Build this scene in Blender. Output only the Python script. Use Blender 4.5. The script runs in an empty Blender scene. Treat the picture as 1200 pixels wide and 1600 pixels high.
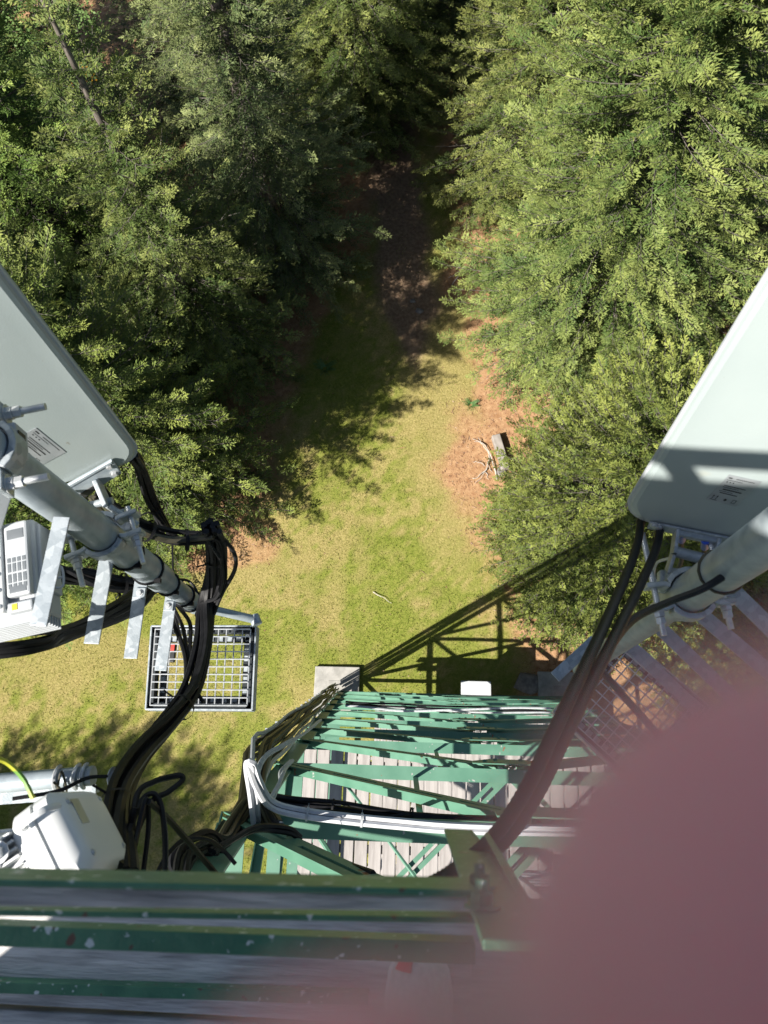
import bpy, bmesh, math, random
import numpy as np
from mathutils import Vector, Matrix
random.seed(7)
RNG = np.random.default_rng(7)
SC = bpy.context.scene
COL = SC.collection
R = math.radians

# ------------------------------------------------------------------ camera, sky, sun, exposure
CAM_H = 20.0
_d = Vector((66/1200, -412/1200, 1.0)).normalized()          # straight down, in (right, up, forward) axes of the lens
_x = Vector((1.0, -0.012, 0.0)); _x.z = -(_x.x*_d.x + _x.y*_d.y)/_d.z; _x.normalize()
_z = -_d
_y = -_z.cross(_x)
CAM_POS = Vector((0, 0, CAM_H))
cd = bpy.data.cameras.new('camera')
cam = bpy.data.objects.new('camera', cd); COL.objects.link(cam)
cd.sensor_fit = 'HORIZONTAL'; cd.sensor_width = 5.7; cd.lens = 5.7
cd.clip_start = 0.001; cd.clip_end = 2000
cd.dof.use_dof = True; cd.dof.focus_distance = 4.0; cd.dof.aperture_fstop = 1.6
rot = Matrix(((_x.x, _x.y, -_x.z), (_y.x, _y.y, -_y.z), (_z.x, _z.y, -_z.z)))
cam.matrix_world = Matrix.Translation(CAM_POS) @ rot.to_4x4()
SC.camera = cam

SUN_AZ = R(40); SUN_EL = R(43)                                # light travels towards +x, +y
w = bpy.data.worlds.new('World'); SC.world = w; w.use_nodes = True
nt = w.node_tree
bg = nt.nodes['Background']; sky = nt.nodes.new('ShaderNodeTexSky')
sky.sky_type = 'NISHITA'; sky.sun_disc = False; sky.sun_elevation = SUN_EL
to_sun = Vector((-math.cos(SUN_AZ)*math.cos(SUN_EL), -math.sin(SUN_AZ)*math.cos(SUN_EL), math.sin(SUN_EL)))
sky.sun_rotation = math.atan2(to_sun.x, to_sun.y)
nt.links.new(sky.outputs[0], bg.inputs[0]); bg.inputs[1].default_value = 0.05
sd = bpy.data.lights.new('sun', 'SUN'); sd.energy = 5.0; sd.angle = R(0.53); sd.color = (1.0, 0.945, 0.86)
so = bpy.data.objects.new('sun', sd); COL.objects.link(so)
so.rotation_euler = (-to_sun).to_track_quat('-Z', 'Y').to_euler(); so.location = (-30, -25, 60)
vs = SC.view_settings
vs.view_transform = 'Standard'; vs.look = 'None'; vs.gamma = 1; vs.use_curve_mapping = False
vs.exposure = 1.12
SC.cycles.use_denoising = True
SC.cycles.max_bounces = 8
SC.cycles.transparent_max_bounces = 8

def ray(px, py):
    a, b = (px-600)/1200, (800-py)/1200
    return Vector((a*_x.x+b*_x.y+_x.z, a*_y.x+b*_y.y+_y.z, a*_z.x+b*_z.y+_z.z))
def U(px, py, drop):
    """the point of the place seen in that direction, that far below the lens"""
    v = ray(px, py); return CAM_POS + v*(-drop/v.z)
def CAMPT(r, u, f):
    return CAM_POS + Vector((r*_x.x+u*_x.y+f*_x.z, r*_y.x+u*_y.y+f*_y.z, r*_z.x+u*_z.y+f*_z.z))

# ------------------------------------------------------------------ materials
def lin(*c): return tuple(c)+(1.0,)
def new_mat(name):
    m = bpy.data.materials.new(name); m.use_nodes = True
    return m, m.node_tree, m.node_tree.nodes['Principled BSDF']
def noise_mat(name, c1, c2, rough=0.6, metal=0.0, scale=20.0, bump=0.0, bscale=None, detail=4, stretch=None, flecks=None, lo=.35, hi=.65, spec=.5, vor=False):
    m, t, p = new_mat(name)
    N, L = t.nodes.new, t.links.new
    tc = N('ShaderNodeTexCoord'); vec = tc.outputs['Object']
    if stretch:
        mp = N('ShaderNodeMapping'); mp.inputs['Scale'].default_value = stretch; L(vec, mp.inputs[0]); vec = mp.outputs[0]
    if vor:
        n = N('ShaderNodeTexVoronoi'); n.inputs['Scale'].default_value = scale; L(vec, n.inputs['Vector'])
        sp = N('ShaderNodeSeparateColor'); L(n.outputs['Color'], sp.inputs[0]); fac = sp.outputs[0]
    else:
        n = N('ShaderNodeTexNoise'); n.inputs['Scale'].default_value = scale; n.inputs['Detail'].default_value = detail; L(vec, n.inputs['Vector']); fac = n.outputs['Fac']
    cr = N('ShaderNodeValToRGB'); cr.color_ramp.elements[0].position = lo; cr.color_ramp.elements[1].position = hi
    cr.color_ramp.elements[0].color = lin(*c1); cr.color_ramp.elements[1].color = lin(*c2); L(fac, cr.inputs[0])
    out = cr.outputs[0]
    for (fc, fs, flo) in (flecks or []):
        f = N('ShaderNodeTexNoise'); f.inputs['Scale'].default_value = fs; f.inputs['Detail'].default_value = 3; L(tc.outputs['Object'], f.inputs['Vector'])
        r = N('ShaderNodeValToRGB'); r.color_ramp.elements[0].position = flo; r.color_ramp.elements[1].position = flo+.015; L(f.outputs['Fac'], r.inputs[0])
        mx = N('ShaderNodeMix'); mx.data_type = 'RGBA'; L(r.outputs[0], mx.inputs[0]); L(out, mx.inputs[6]); mx.inputs[7].default_value = lin(*fc); out = mx.outputs[2]
    L(out, p.inputs['Base Color'])
    p.inputs['Roughness'].default_value = rough; p.inputs['Metallic'].default_value = metal; p.inputs['Specular IOR Level'].default_value = spec
    if bump:
        b = N('ShaderNodeBump'); b.inputs['Strength'].default_value = bump; b.inputs['Distance'].default_value = .004
        bn = N('ShaderNodeTexNoise'); bn.inputs['Scale'].default_value = bscale or scale*2; bn.inputs['Detail'].default_value = 4; L(vec, bn.inputs['Vector'])
        L(bn.outputs['Fac'], b.inputs['Height']); L(b.outputs[0], p.inputs['Normal'])
    return m

M = {}
M['galv'] = noise_mat('galvanised_steel', (.28,.32,.35), (.42,.46,.49), .45, .30, 60, .12, 200, vor=True, lo=.1, hi=.9)
M['galv_pipe'] = noise_mat('galvanised_pipe', (.25,.295,.33), (.36,.41,.44), .42, .15, 22, .15, 60, detail=6)
M['zinc'] = noise_mat('zinc_plated_steel', (.44,.46,.48), (.58,.60,.61), .36, .4, 80)
M['green'] = noise_mat('green_tower_paint', (.065,.170,.115), (.095,.215,.150), .5, 0, 5, .1, 60, flecks=[((.30,.31,.29), 17, .70), ((.20,.07,.035), 13, .715)])
M['rail_green'] = noise_mat('weathered_green_rail_paint', (.028,.13,.072), (.055,.18,.10), .42, 0, 30, .35, 140, flecks=[((.50,.55,.55), 85, .655), ((.085,.045,.03), 60, .69), ((.5,.56,.56), 33, .70), ((.10,.05,.03), 21, .73)])
M['wood_deck'] = noise_mat('grey_weathered_boards', (.235,.215,.205), (.385,.36,.345), .85, 0, 3, .3, 20, detail=8, stretch=(9,1,9), lo=.3, hi=.7)
M['wood_rail'] = noise_mat('grey_weathered_rail_timber', (.30,.295,.295), (.64,.625,.61), .85, 0, 10, .9, 26, detail=9, stretch=(1,9,9), lo=.32, hi=.68)
M['wood_log'] = noise_mat('silvery_old_timber', (.23,.205,.18), (.32,.29,.265), .9, 0, 7, .4, 30, detail=6)
M['black'] = noise_mat('black_cable_jacket', (.008,.008,.009), (.016,.016,.018), .5, 0, 30, spec=.22)
M['conduit'] = noise_mat('black_corrugated_conduit', (.008,.008,.009), (.015,.015,.016), .5, 0, 30, spec=.25)
M['brown_cable'] = noise_mat('dull_olive_cable_jacket', (.035,.033,.022), (.060,.055,.035), .5, 0, 30)
M['grey_cable'] = noise_mat('pale_grey_cable_jacket', (.34,.36,.37), (.42,.44,.45), .5, 0, 30)
M['white_cable'] = noise_mat('white_cable_jacket', (.46,.47,.50), (.56,.57,.59), .45, 0, 14)
M['earth'] = noise_mat('yellow_green_earth_wire', (.42,.42,.03), (.12,.28,.03), .45, 0, 14, lo=.47, hi=.53)
M['yellow'] = noise_mat('yellow_sleeve', (.55,.38,.03), (.66,.46,.05), .45, 0, 30)
M['blue'] = noise_mat('blue_connector_plastic', (.01,.06,.45), (.015,.09,.55), .35, 0, 30)
M['radome'] = noise_mat('pale_green_grey_radome', (.295,.345,.345), (.335,.382,.38), .40, 0, 3.5, .06, 260, detail=9, lo=.3, hi=.7, flecks=[((.33,.35,.31), 2.6, .66), ((.24,.25,.22), 40, .76)])
M['radio_grey'] = noise_mat('light_grey_radio_paint', (.38,.405,.43), (.45,.475,.495), .45, 0, 8)
M['radio_white'] = noise_mat('off_white_radio_plastic', (.58,.60,.605), (.66,.67,.67), .42, 0, 6)
M['dark'] = noise_mat('dark_recess_plastic', (.018,.019,.021), (.03,.031,.033), .5, 0, 20)
M['steel_dark'] = noise_mat('dark_steel_frame', (.03,.036,.042), (.05,.058,.064), .4, .3, 20)
M['recess'] = noise_mat('grey_recess_shade', (.10,.115,.13), (.14,.155,.17), .6, 0, 20)
M['sticker'] = noise_mat('silver_label_film', (.30,.33,.35), (.38,.40,.42), .3, .3, 20)
M['ink'] = noise_mat('printed_ink', (.015,.015,.017), (.025,.025,.027), .6, 0, 30)
M['yellow_label'] = noise_mat('yellow_sticker', (.75,.55,.03), (.8,.6,.05), .4, 0, 30)
M['red_label'] = noise_mat('red_sign_paint', (.45,.04,.03), (.55,.06,.04), .5, 0, 30)
M['concrete'] = noise_mat('grey_concrete', (.25,.245,.225), (.36,.35,.325), .9, 0, 5, .3, 40, detail=8)
M['bark'] = noise_mat('grey_brown_bark', (.07,.055,.045), (.19,.165,.14), .9, 0, 9, .6, 30, stretch=(3,3,1))
M['limb'] = noise_mat('lichen_grey_twigs', (.06,.05,.04), (.19,.17,.15), .9, 0, 6)
M['deadwood'] = noise_mat('bleached_dead_wood', (.34,.30,.26), (.52,.48,.43), .85, 0, 12)
M['stone'] = noise_mat('lichened_stone', (.13,.12,.11), (.24,.22,.20), .9, 0, 9, .5, 30)
M['denim'] = noise_mat('dark_blue_denim', (.025,.035,.06), (.045,.06,.09), .85, 0, 60)
M['jacket'] = noise_mat('charcoal_jacket_cloth', (.03,.03,.032), (.05,.05,.052), .8, 0, 40)
M['shoe'] = noise_mat('pale_grey_shoe_mesh', (.42,.42,.42), (.56,.56,.55), .7, 0, 120)
M['shoe_red'] = noise_mat('red_shoe_trim', (.55,.03,.05), (.65,.05,.07), .5, 0, 40)
M['sole'] = noise_mat('white_rubber_sole', (.6,.58,.55), (.7,.68,.65), .6, 0, 20)
M['hair'] = noise_mat('brown_hair', (.03,.018,.01), (.06,.035,.02), .6, 0, 60)
M['phone'] = noise_mat('dark_phone_case', (.012,.012,.014), (.02,.02,.022), .4, 0, 20)
M['cabinet'] = noise_mat('pale_grey_cabinet_paint', (.40,.42,.44), (.46,.48,.49), .5, 0, 4)

def skin_mat():
    m, t, p = new_mat('skin')
    N, L = t.nodes.new, t.links.new
    n = N('ShaderNodeTexNoise'); n.inputs['Scale'].default_value = 60
    cr = N('ShaderNodeValToRGB'); cr.color_ramp.elements[0].color = (.93,.36,.40,1); cr.color_ramp.elements[1].color = (.97,.46,.49,1)
    L(n.outputs['Fac'], cr.inputs[0]); L(cr.outputs[0], p.inputs['Base Color'])
    p.inputs['Roughness'].default_value = .5
    p.inputs['Subsurface Weight'].default_value = 1.0
    p.inputs['Subsurface Radius'].default_value = (1.0, .30, .32)
    p.inputs['Subsurface Scale'].default_value = .011
    return m
M['skin'] = skin_mat()

def leaf_mat(name, dark, mid, tip, trans=.25, rough=.5):
    m = bpy.data.materials.new(name); m.use_nodes = True
    t = m.node_tree; t.nodes.clear(); N, L = t.nodes.new, t.links.new
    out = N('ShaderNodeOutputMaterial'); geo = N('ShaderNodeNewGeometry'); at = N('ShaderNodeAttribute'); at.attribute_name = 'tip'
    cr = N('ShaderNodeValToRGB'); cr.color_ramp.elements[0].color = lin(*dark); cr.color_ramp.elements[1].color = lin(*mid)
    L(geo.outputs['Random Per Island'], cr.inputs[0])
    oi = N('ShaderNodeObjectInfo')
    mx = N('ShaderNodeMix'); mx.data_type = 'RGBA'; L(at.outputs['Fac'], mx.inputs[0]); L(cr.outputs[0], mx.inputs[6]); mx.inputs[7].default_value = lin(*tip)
    hs = N('ShaderNodeHueSaturation')
    ma = N('ShaderNodeMapRange'); ma.inputs[3].default_value = .485; ma.inputs[4].default_value = .512; L(oi.outputs['Random'], ma.inputs[0]); L(ma.outputs[0], hs.inputs['Hue'])
    mb = N('ShaderNodeMapRange'); mb.inputs[3].default_value = .85; mb.inputs[4].default_value = 1.15; L(oi.outputs['Random'], mb.inputs[0]); L(mb.outputs[0], hs.inputs['Value'])
    L(mx.outputs[2], hs.inputs['Color'])
    p = N('ShaderNodeBsdfPrincipled'); p.inputs['Roughness'].default_value = rough; p.inputs['Specular IOR Level'].default_value = .2
    tr = N('ShaderNodeBsdfTranslucent'); ms = N('ShaderNodeMixShader'); ms.inputs[0].default_value = trans
    L(hs.outputs[0], p.inputs['Base Color']); L(hs.outputs[0], tr.inputs[0]); L(p.outputs[0], ms.inputs[1]); L(tr.outputs[0], ms.inputs[2]); L(ms.outputs[0], out.inputs[0])
    return m
M['needles'] = leaf_mat('spruce_needles', (.042,.076,.018), (.098,.142,.038), (.265,.295,.085), .13, .62)
M['needles_blue'] = leaf_mat('grey_green_needles', (.045,.080,.028), (.105,.148,.058), (.265,.30,.115), .13, .62)
M['needles_dense'] = leaf_mat('bright_dense_needles', (.050,.094,.020), (.118,.178,.042), (.255,.31,.072), .13, .62)
M['leaves'] = leaf_mat('bright_broad_leaves', (.11,.21,.06), (.18,.31,.10), (.20,.34,.11), .3)
M['leaves_yellow'] = leaf_mat('yellow_autumn_leaves', (.55,.32,.02), (.65,.40,.03), (.6,.4,.03), .4)

# ------------------------------------------------------------------ mesh helpers
class MB:
    def __init__(s): s.v = []; s.f = []
    def add(s, vs, fs):
        o = len(s.v); s.v += [Vector(p) for p in vs]; s.f += [tuple(i+o for i in f) for f in fs]; return s
    def box(s, c, sx, sy, sz, ax=None):
        """a box of full sizes sx, sy, sz about c; ax = three unit axes"""
        c = Vector(c); a = ax or (Vector((1,0,0)), Vector((0,1,0)), Vector((0,0,1)))
        vs = [c + a[0]*(sx/2*i) + a[1]*(sy/2*j) + a[2]*(sz/2*k) for k in (-1,1) for j in (-1,1) for i in (-1,1)]
        return s.add(vs, [(0,2,3,1),(4,5,7,6),(0,1,5,4),(2,6,7,3),(0,4,6,2),(1,3,7,5)])
    def beam(s, p, q, wd, ht, up=(0,0,1)):
        """a straight bar from p to q: wd across, ht along up"""
        p, q = Vector(p), Vector(q); t = (q-p).normalized(); up = Vector(up)
        sd = t.cross(up)
        if sd.length < 1e-4: sd = t.cross(Vector((0,1,0)))
        sd.normalize(); u2 = sd.cross(t).normalized()
        return s.box((p+q)/2, (q-p).length, wd, ht, (t, sd, u2))
    def tube(s, pts, r, n=8, caps=True, rf=None):
        pts = [Vector(p) for p in pts]; k = len(pts); o = len(s.v)
        ref = None
        for i, p in enumerate(pts):
            t = (pts[min(i+1,k-1)]-pts[max(i-1,0)]).normalized()
            if ref is None:
                ref = t.orthogonal().normalized()
            ref = (ref - t*ref.dot(t))
            if ref.length < 1e-6: ref = t.orthogonal()
            ref.normalize(); b = t.cross(ref)
            rr = r if rf is None else rf(i/(k-1))
            for j in range(n):
                a = 2*math.pi*j/n; s.v.append(p + (ref*math.cos(a)+b*math.sin(a))*rr)
        for i in range(k-1):
            for j in range(n):
                j2 = (j+1) % n; s.f.append((o+i*n+j, o+i*n+j2, o+(i+1)*n+j2, o+(i+1)*n+j))
        if caps:
            s.f.append(tuple(o+j for j in reversed(range(n)))); s.f.append(tuple(o+(k-1)*n+j for j in range(n)))
        return s
    def prism(s, poly, h0, h1, frame):
        """polygon (2d list) extruded from h0 to h1 along frame[3]; frame = origin, ax, ay, az"""
        o, ax, ay, az = frame; n = len(poly)
        vs = [o+ax*a+ay*b+az*h for h in (h0, h1) for a, b in poly]
        return s.add(vs, [tuple(reversed(range(n))), tuple(range(n, 2*n))] + [(i, (i+1) % n, n+(i+1) % n, n+i) for i in range(n)])
    def loft(s, rings, caps=True):
        n = len(rings[0]); o = len(s.v)
        for r_ in rings: s.v += [Vector(p) for p in r_]
        for i in range(len(rings)-1):
            for j in range(n):
                j2 = (j+1) % n; s.f.append((o+i*n+j, o+i*n+j2, o+(i+1)*n+j2, o+(i+1)*n+j))
        if caps:
            s.f.append(tuple(o+j for j in reversed(range(n)))); s.f.append(tuple(o+(len(rings)-1)*n+j for j in range(n)))
        return s

def link(o, parent=None):
    COL.objects.link(o)
    if parent is not None: o.parent = parent
    return o
def tag(o, label=None, cat=None, group=None, kind=None):
    if label: o['label'] = label
    if cat: o['category'] = cat
    if group: o['group'] = group
    if kind: o['kind'] = kind
    return o
def root(name, loc, label, cat, group=None):
    o = bpy.data.objects.new(name, None); o.empty_display_size = .1; COL.objects.link(o); o.location = Vector(loc)
    return tag(o, label, cat, group)
def origin(o):
    v = Vector((0,0,0))
    while o is not None: v += o.location; o = o.parent
    return v
def build(name, mb, m, parent=None, smooth=False, bevel=0, loc=None, label=None, kind=None, seg=2):
    """link the collected faces as one mesh; vertices come in world axes and are stored from the object's own origin"""
    base = origin(parent) if parent is not None else Vector((0,0,0))
    org = Vector(loc) if loc is not None else (sum(mb.v, Vector())/len(mb.v))
    me = bpy.data.meshes.new(name)
    me.from_pydata([tuple(p-org) for p in mb.v], [], mb.f); me.validate(); me.update()
    bm = bmesh.new(); bm.from_mesh(me); bmesh.ops.recalc_face_normals(bm, faces=bm.faces); bm.to_mesh(me); bm.free()
    o = bpy.data.objects.new(name, me); me.materials.append(M[m] if isinstance(m, str) else m)
    link(o, parent); o.location = org - base
    if smooth:
        me.polygons.foreach_set('use_smooth', [True]*len(me.polygons))
    if bevel:
        md = o.modifiers.new('edge', 'BEVEL'); md.width = bevel; md.segments = seg; md.limit_method = 'ANGLE'; md.angle_limit = R(40)
    if smooth and not bevel:
        try: me.set_sharp_from_angle(angle=R(42))
        except Exception: pass
    if label: o['label'] = label
    if kind: o['kind'] = kind
    return o
def again(o, parent=None, loc=None):
    c = o.copy(); COL.objects.link(c); c.parent = parent
    if loc is not None: c.location = loc
    return c
def spline(pts, per=8):
    pts = [Vector(p) for p in pts]; out = []
    e = [pts[0]*2-pts[1]] + pts + [pts[-1]*2-pts[-2]]
    for i in range(1, len(e)-2):
        p0, p1, p2, p3 = e[i-1], e[i], e[i+1], e[i+2]
        for k in range(per):
            t = k/per
            out.append(.5*((2*p1)+(p2-p0)*t+(2*p0-5*p1+4*p2-p3)*t*t+(3*p1-p0-3*p2+p3)*t*t*t))
    out.append(pts[-1]); return out
XA, YA, ZA = Vector((1,0,0)), Vector((0,1,0)), Vector((0,0,1))

def np_mesh(name, verts, faces, m, parent=None, tip=None, kind=None, smooth=False, extra=None):
    """big triangle or quad meshes straight from arrays"""
    me = bpy.data.meshes.new(name)
    nf, k = faces.shape
    me.vertices.add(len(verts)); me.vertices.foreach_set('co', np.ascontiguousarray(verts, np.float32).ravel())
    me.loops.add(nf*k); me.loops.foreach_set('vertex_index', np.ascontiguousarray(faces, np.int32).ravel())
    me.polygons.add(nf); me.polygons.foreach_set('loop_start', np.arange(0, nf*k, k, dtype=np.int32))
    me.update(calc_edges=True)
    if tip is not None:
        a = me.attributes.new('tip', 'FLOAT', 'POINT'); a.data.foreach_set('value', np.ascontiguousarray(tip, np.float32))
    for nme, arr in (extra or {}).items():
        a = me.attributes.new(nme, 'FLOAT', 'POINT'); a.data.foreach_set('value', np.ascontiguousarray(arr, np.float32))
    if smooth: me.polygons.foreach_set('use_smooth', np.ones(nf, bool))
    me.materials.append(M[m] if isinstance(m, str) else m)
    o = bpy.data.objects.new(name, me); link(o, parent)
    if kind: o['kind'] = kind
    return o

# ------------------------------------------------------------------ ground
_perm = RNG.random((256, 256))
def vnoise(x, y, s=1.0, ox=0.0):
    x = np.asarray(x)*s + 37.3 + ox; y = np.asarray(y)*s + 91.7 + ox*1.7
    xi, yi = np.floor(x).astype(int), np.floor(y).astype(int); fx, fy = x-xi, y-yi
    fx, fy = fx*fx*(3-2*fx), fy*fy*(3-2*fy)
    g = lambda i, j: _perm[i % 256, j % 256]
    return (g(xi,yi)*(1-fx)+g(xi+1,yi)*fx)*(1-fy) + (g(xi,yi+1)*(1-fx)+g(xi+1,yi+1)*fx)*fy
def fbm(x, y, s=1.0, o=4, ox=0.0):
    a, t, tot = 1.0, 0, 0
    for i in range(o):
        t = t + a*vnoise(x, y, s*2**i, ox+i*13.1); tot += a; a *= .55
    return t/tot
def sstep(v, a, b):
    t = np.clip((v-a)/(b-a), 0, 1); return t*t*(3-2*t)
def blob(x, y, cx, cy, rx, ry, ang=0.0):
    c, s = math.cos(ang), math.sin(ang); dx, dy = x-cx, y-cy
    return np.sqrt(((dx*c+dy*s)/rx)**2 + ((-dx*s+dy*c)/ry)**2)
def ground_masks(x, y):
    n = (fbm(x, y, .9, 4)-.5)
    fine = (fbm(x, y, 3.0, 3, 5)-.5)
    # where the lawn gives way to needle litter under the trees
    right = sstep(x + 2.0*n - np.interp(y, [-5,3,5,8,11,14,18,30], [3.0,2.2,1.45,1.25,1.25,.75,.3,-.4]), -.25, .55)
    left = sstep(-(x) + 2.0*n - np.interp(y, [-5,4.2,5.2,7,10,13,16,30], [30,14,5.0,4.6,4.4,3.4,1.9,1.4]), -.3, .5)
    bare = np.maximum(right, left)
    bare = np.maximum(bare, 1-sstep(blob(x,y,1.7,8.0,1.35,2.3,.15)+n*1.6, .55, 1.15))
    bare = np.maximum(bare, .8*(1-sstep(blob(x,y,-5.4,5.9,1.5,.9,.1)+n*1.3, .6, 1.1)))
    bare = np.maximum(bare, 1-sstep(blob(x,y,.75,14.4,.6,1.0)+n, .6, 1.1))
    path = 1-sstep(np.abs(x+.75+.12*(y-14)+n*.8)/.95 + np.clip(13.2-y,0,9)*.45, .6, 1.15)
    dry = .06+.94*sstep(fbm(x, y, .5, 5, 31)+fine*.7+.5*(vnoise(x,y,9,3)-.5)+.25*(vnoise(x,y,22,8)-.5), .32, .70)
    dry = np.maximum(dry, .95*(1-sstep(blob(x,y,.3,10.5,1.3,5.5,.08)+n*1.2, .5, 1.3)))
    dry = np.maximum(dry, .9*(1-sstep(blob(x,y,-3.1,1.6,.55,2.0,.2)+n, .4, 1.2)))
    dry = np.maximum(dry, .8*(1-sstep(blob(x,y,-5.6,5.2,2.2,.9,.1)+n, .6, 1.2)))
    dry = np.maximum(dry, .8*(1-sstep(blob(x,y,-9.5,2.6,3.0,.8,.1)+n*2, .6, 1.2)))
    lush = 1-sstep(blob(x,y,-1.7,4.2,1.7,2.4)+n*2, .4, 1.2)
    lush = np.maximum(lush, 1-sstep(blob(x,y,-3.0,11.3,1.7,2.6,.3)+n, .5, 1.2))
    dry = np.clip(dry-.65*lush, 0, 1)
    return np.clip(bare,0,1), np.clip(path,0,1), dry
def ground_h(x, y):
    return .10*(fbm(x, y, .35, 3, 3)-.5) + .025*(fbm(x, y, 2.5, 2, 9)-.5)

def ground_mat():
    m, t, p = new_mat('lawn_and_litter')
    N, L = t.nodes.new, t.links.new
    tc = N('ShaderNodeTexCoord')
    def nz(s, d=5):
        n = N('ShaderNodeTexNoise'); n.inputs['Scale'].default_value = s; n.inputs['Detail'].default_value = d; L(tc.outputs['Object'], n.inputs['Vector']); return n.outputs['Fac']
    def ramp(f, c1, c2, lo=.35, hi=.65):
        c = N('ShaderNodeValToRGB'); c.color_ramp.elements[0].position = lo; c.color_ramp.elements[1].position = hi
        c.color_ramp.elements[0].color = lin(*c1); c.color_ramp.elements[1].color = lin(*c2); L(f, c.inputs[0]); return c.outputs[0]
    def mix(f, a, b):
        x = N('ShaderNodeMix'); x.data_type = 'RGBA'; L(f, x.inputs[0]); L(a, x.inputs[6]); L(b, x.inputs[7]); return x.outputs[2]
    def attr(n):
        a = N('ShaderNodeAttribute'); a.attribute_name = n; return a.outputs['Fac']
    g = ramp(nz(14, 6), (.135,.165,.026), (.205,.22,.046))
    s = ramp(nz(18, 6), (.22,.19,.065), (.34,.28,.115))
    b = ramp(nz(7, 9), (.25,.13,.065), (.44,.28,.155), .25, .75)
    q = ramp(nz(10, 8), (.17,.115,.075), (.27,.19,.125))
    c = mix(attr('dry'), g, s); c = mix(attr('bare'), c, b); c = mix(attr('path'), c, q)
    L(c, p.inputs['Base Color']); p.inputs['Roughness'].default_value = .95; p.inputs['Specular IOR Level'].default_value = .1
    bp = N('ShaderNodeBump'); bp.inputs['Strength'].default_value = .7; bp.inputs['Distance'].default_value = .03; L(nz(35, 5), bp.inputs['Height']); L(bp.outputs[0], p.inputs['Normal'])
    return m
GM = ground_mat()
def sheet(name, xs, ys, zf, m, masks=True):
    gx, gy = np.meshgrid(xs, ys, indexing='ij'); nx, ny = gx.shape
    v = np.stack([gx.ravel(), gy.ravel(), zf(gx.ravel(), gy.ravel())], 1)
    i = np.arange(nx*ny).reshape(nx, ny)
    f = np.stack([i[:-1,:-1].ravel(), i[1:,:-1].ravel(), i[1:,1:].ravel(), i[:-1,1:].ravel()], 1)
    b, p_, d = ground_masks(v[:,0], v[:,1])
    return np_mesh(name, v, f, m, kind='structure', smooth=True, extra={'bare': b, 'path': p_, 'dry': d})
sheet('lawn', np.arange(-22, 22.01, .14), np.arange(-10, 34.01, .14), ground_h, GM)
M['far_ground'] = noise_mat('dark_green_forest_ground', (.05,.066,.03), (.09,.105,.05), .95, 0, .35, 0, detail=8, spec=.1)
sheet('ground', np.linspace(-600, 600, 61), np.linspace(-600, 600, 61), lambda x, y: np.full_like(x, -.12), 'far_ground')

# grass blades: short triangles, greener or straw by the same patches
def grass():
    n = 330000
    x = RNG.uniform(-14.5, 4.0, n); y = RNG.uniform(-4.5, 18.5, n)
    b, p_, d = ground_masks(x, y)
    keep = (RNG.random(n) > np.maximum(b*.97, p_*.93)) & (RNG.random(n) < .35 + .65*vnoise(x, y, 5.0, 77))
    x, y, d = x[keep], y[keep], d[keep]; n = len(x)
    z = ground_h(x, y); h = RNG.uniform(.018, .052, n)*(1.15-.35*d); a = RNG.uniform(0, 2*np.pi, n); lean = RNG.uniform(.1, 1.1, n)*h
    wd = RNG.uniform(.006, .013, n); la = RNG.uniform(0, 2*np.pi, n)
    p0 = np.stack([x-np.cos(a)*wd, y-np.sin(a)*wd, z-.004], 1); p1 = np.stack([x+np.cos(a)*wd, y+np.sin(a)*wd, z-.004], 1)
    p2 = np.stack([x+np.cos(la)*lean, y+np.sin(la)*lean, z+h], 1)
    v = np.stack([p0, p1, p2], 1).reshape(-1, 3); f = np.arange(3*n).reshape(-1, 3)
    straw = np.clip(d*.85 + RNG.normal(0, .27, n), 0, 1)
    m = leaf_mat('grass_blades', (.13,.175,.026), (.20,.235,.042), (.44,.375,.14), .25, .6)
    o = np_mesh('grass', v, f, m, tip=np.repeat(straw, 3), kind='stuff')
    tag(o, 'short patchy grass of the clearing, green and straw yellow', 'grass')
grass()
# needles, bark flakes and twiglets strewn over the bare litter
def litter():
    n = 26000
    x = RNG.uniform(-8, 5.5, n); y = RNG.uniform(2, 19, n)
    b, p_, d = ground_masks(x, y); keep = RNG.random(n) < np.maximum(b*.9, p_*.3)+.02
    x, y = x[keep], y[keep]; n = len(x); z = ground_h(x, y)+.006; a = RNG.uniform(0, 6.283, n)
    L = RNG.uniform(.02, .05, n)*np.where(RNG.random(n) < .06, 3.2, 1); w_ = RNG.uniform(.004, .010, n)
    dx, dy = np.cos(a), np.sin(a); k = RNG.uniform(0, .02, n)
    v = np.stack([np.stack([x-dx*L, y-dy*L, z], 1), np.stack([x-dy*w_, y+dx*w_, z+k+.004], 1), np.stack([x+dx*L, y+dy*L, z+k], 1), np.stack([x+dy*w_, y-dx*w_, z+k*.5], 1)], 1).reshape(-1, 3)
    m = leaf_mat('fallen_needles_and_bark', (.17,.09,.045), (.36,.22,.12), (.48,.37,.26), 0, .8)
    o = np_mesh('needle_litter', v, np.arange(4*n).reshape(-1, 4), m, tip=np.repeat(RNG.random(n)**4, 4), kind='stuff')
    tag(o, 'brown needles, bark flakes and twiglets strewn under the trees', 'litter')
litter()
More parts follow.
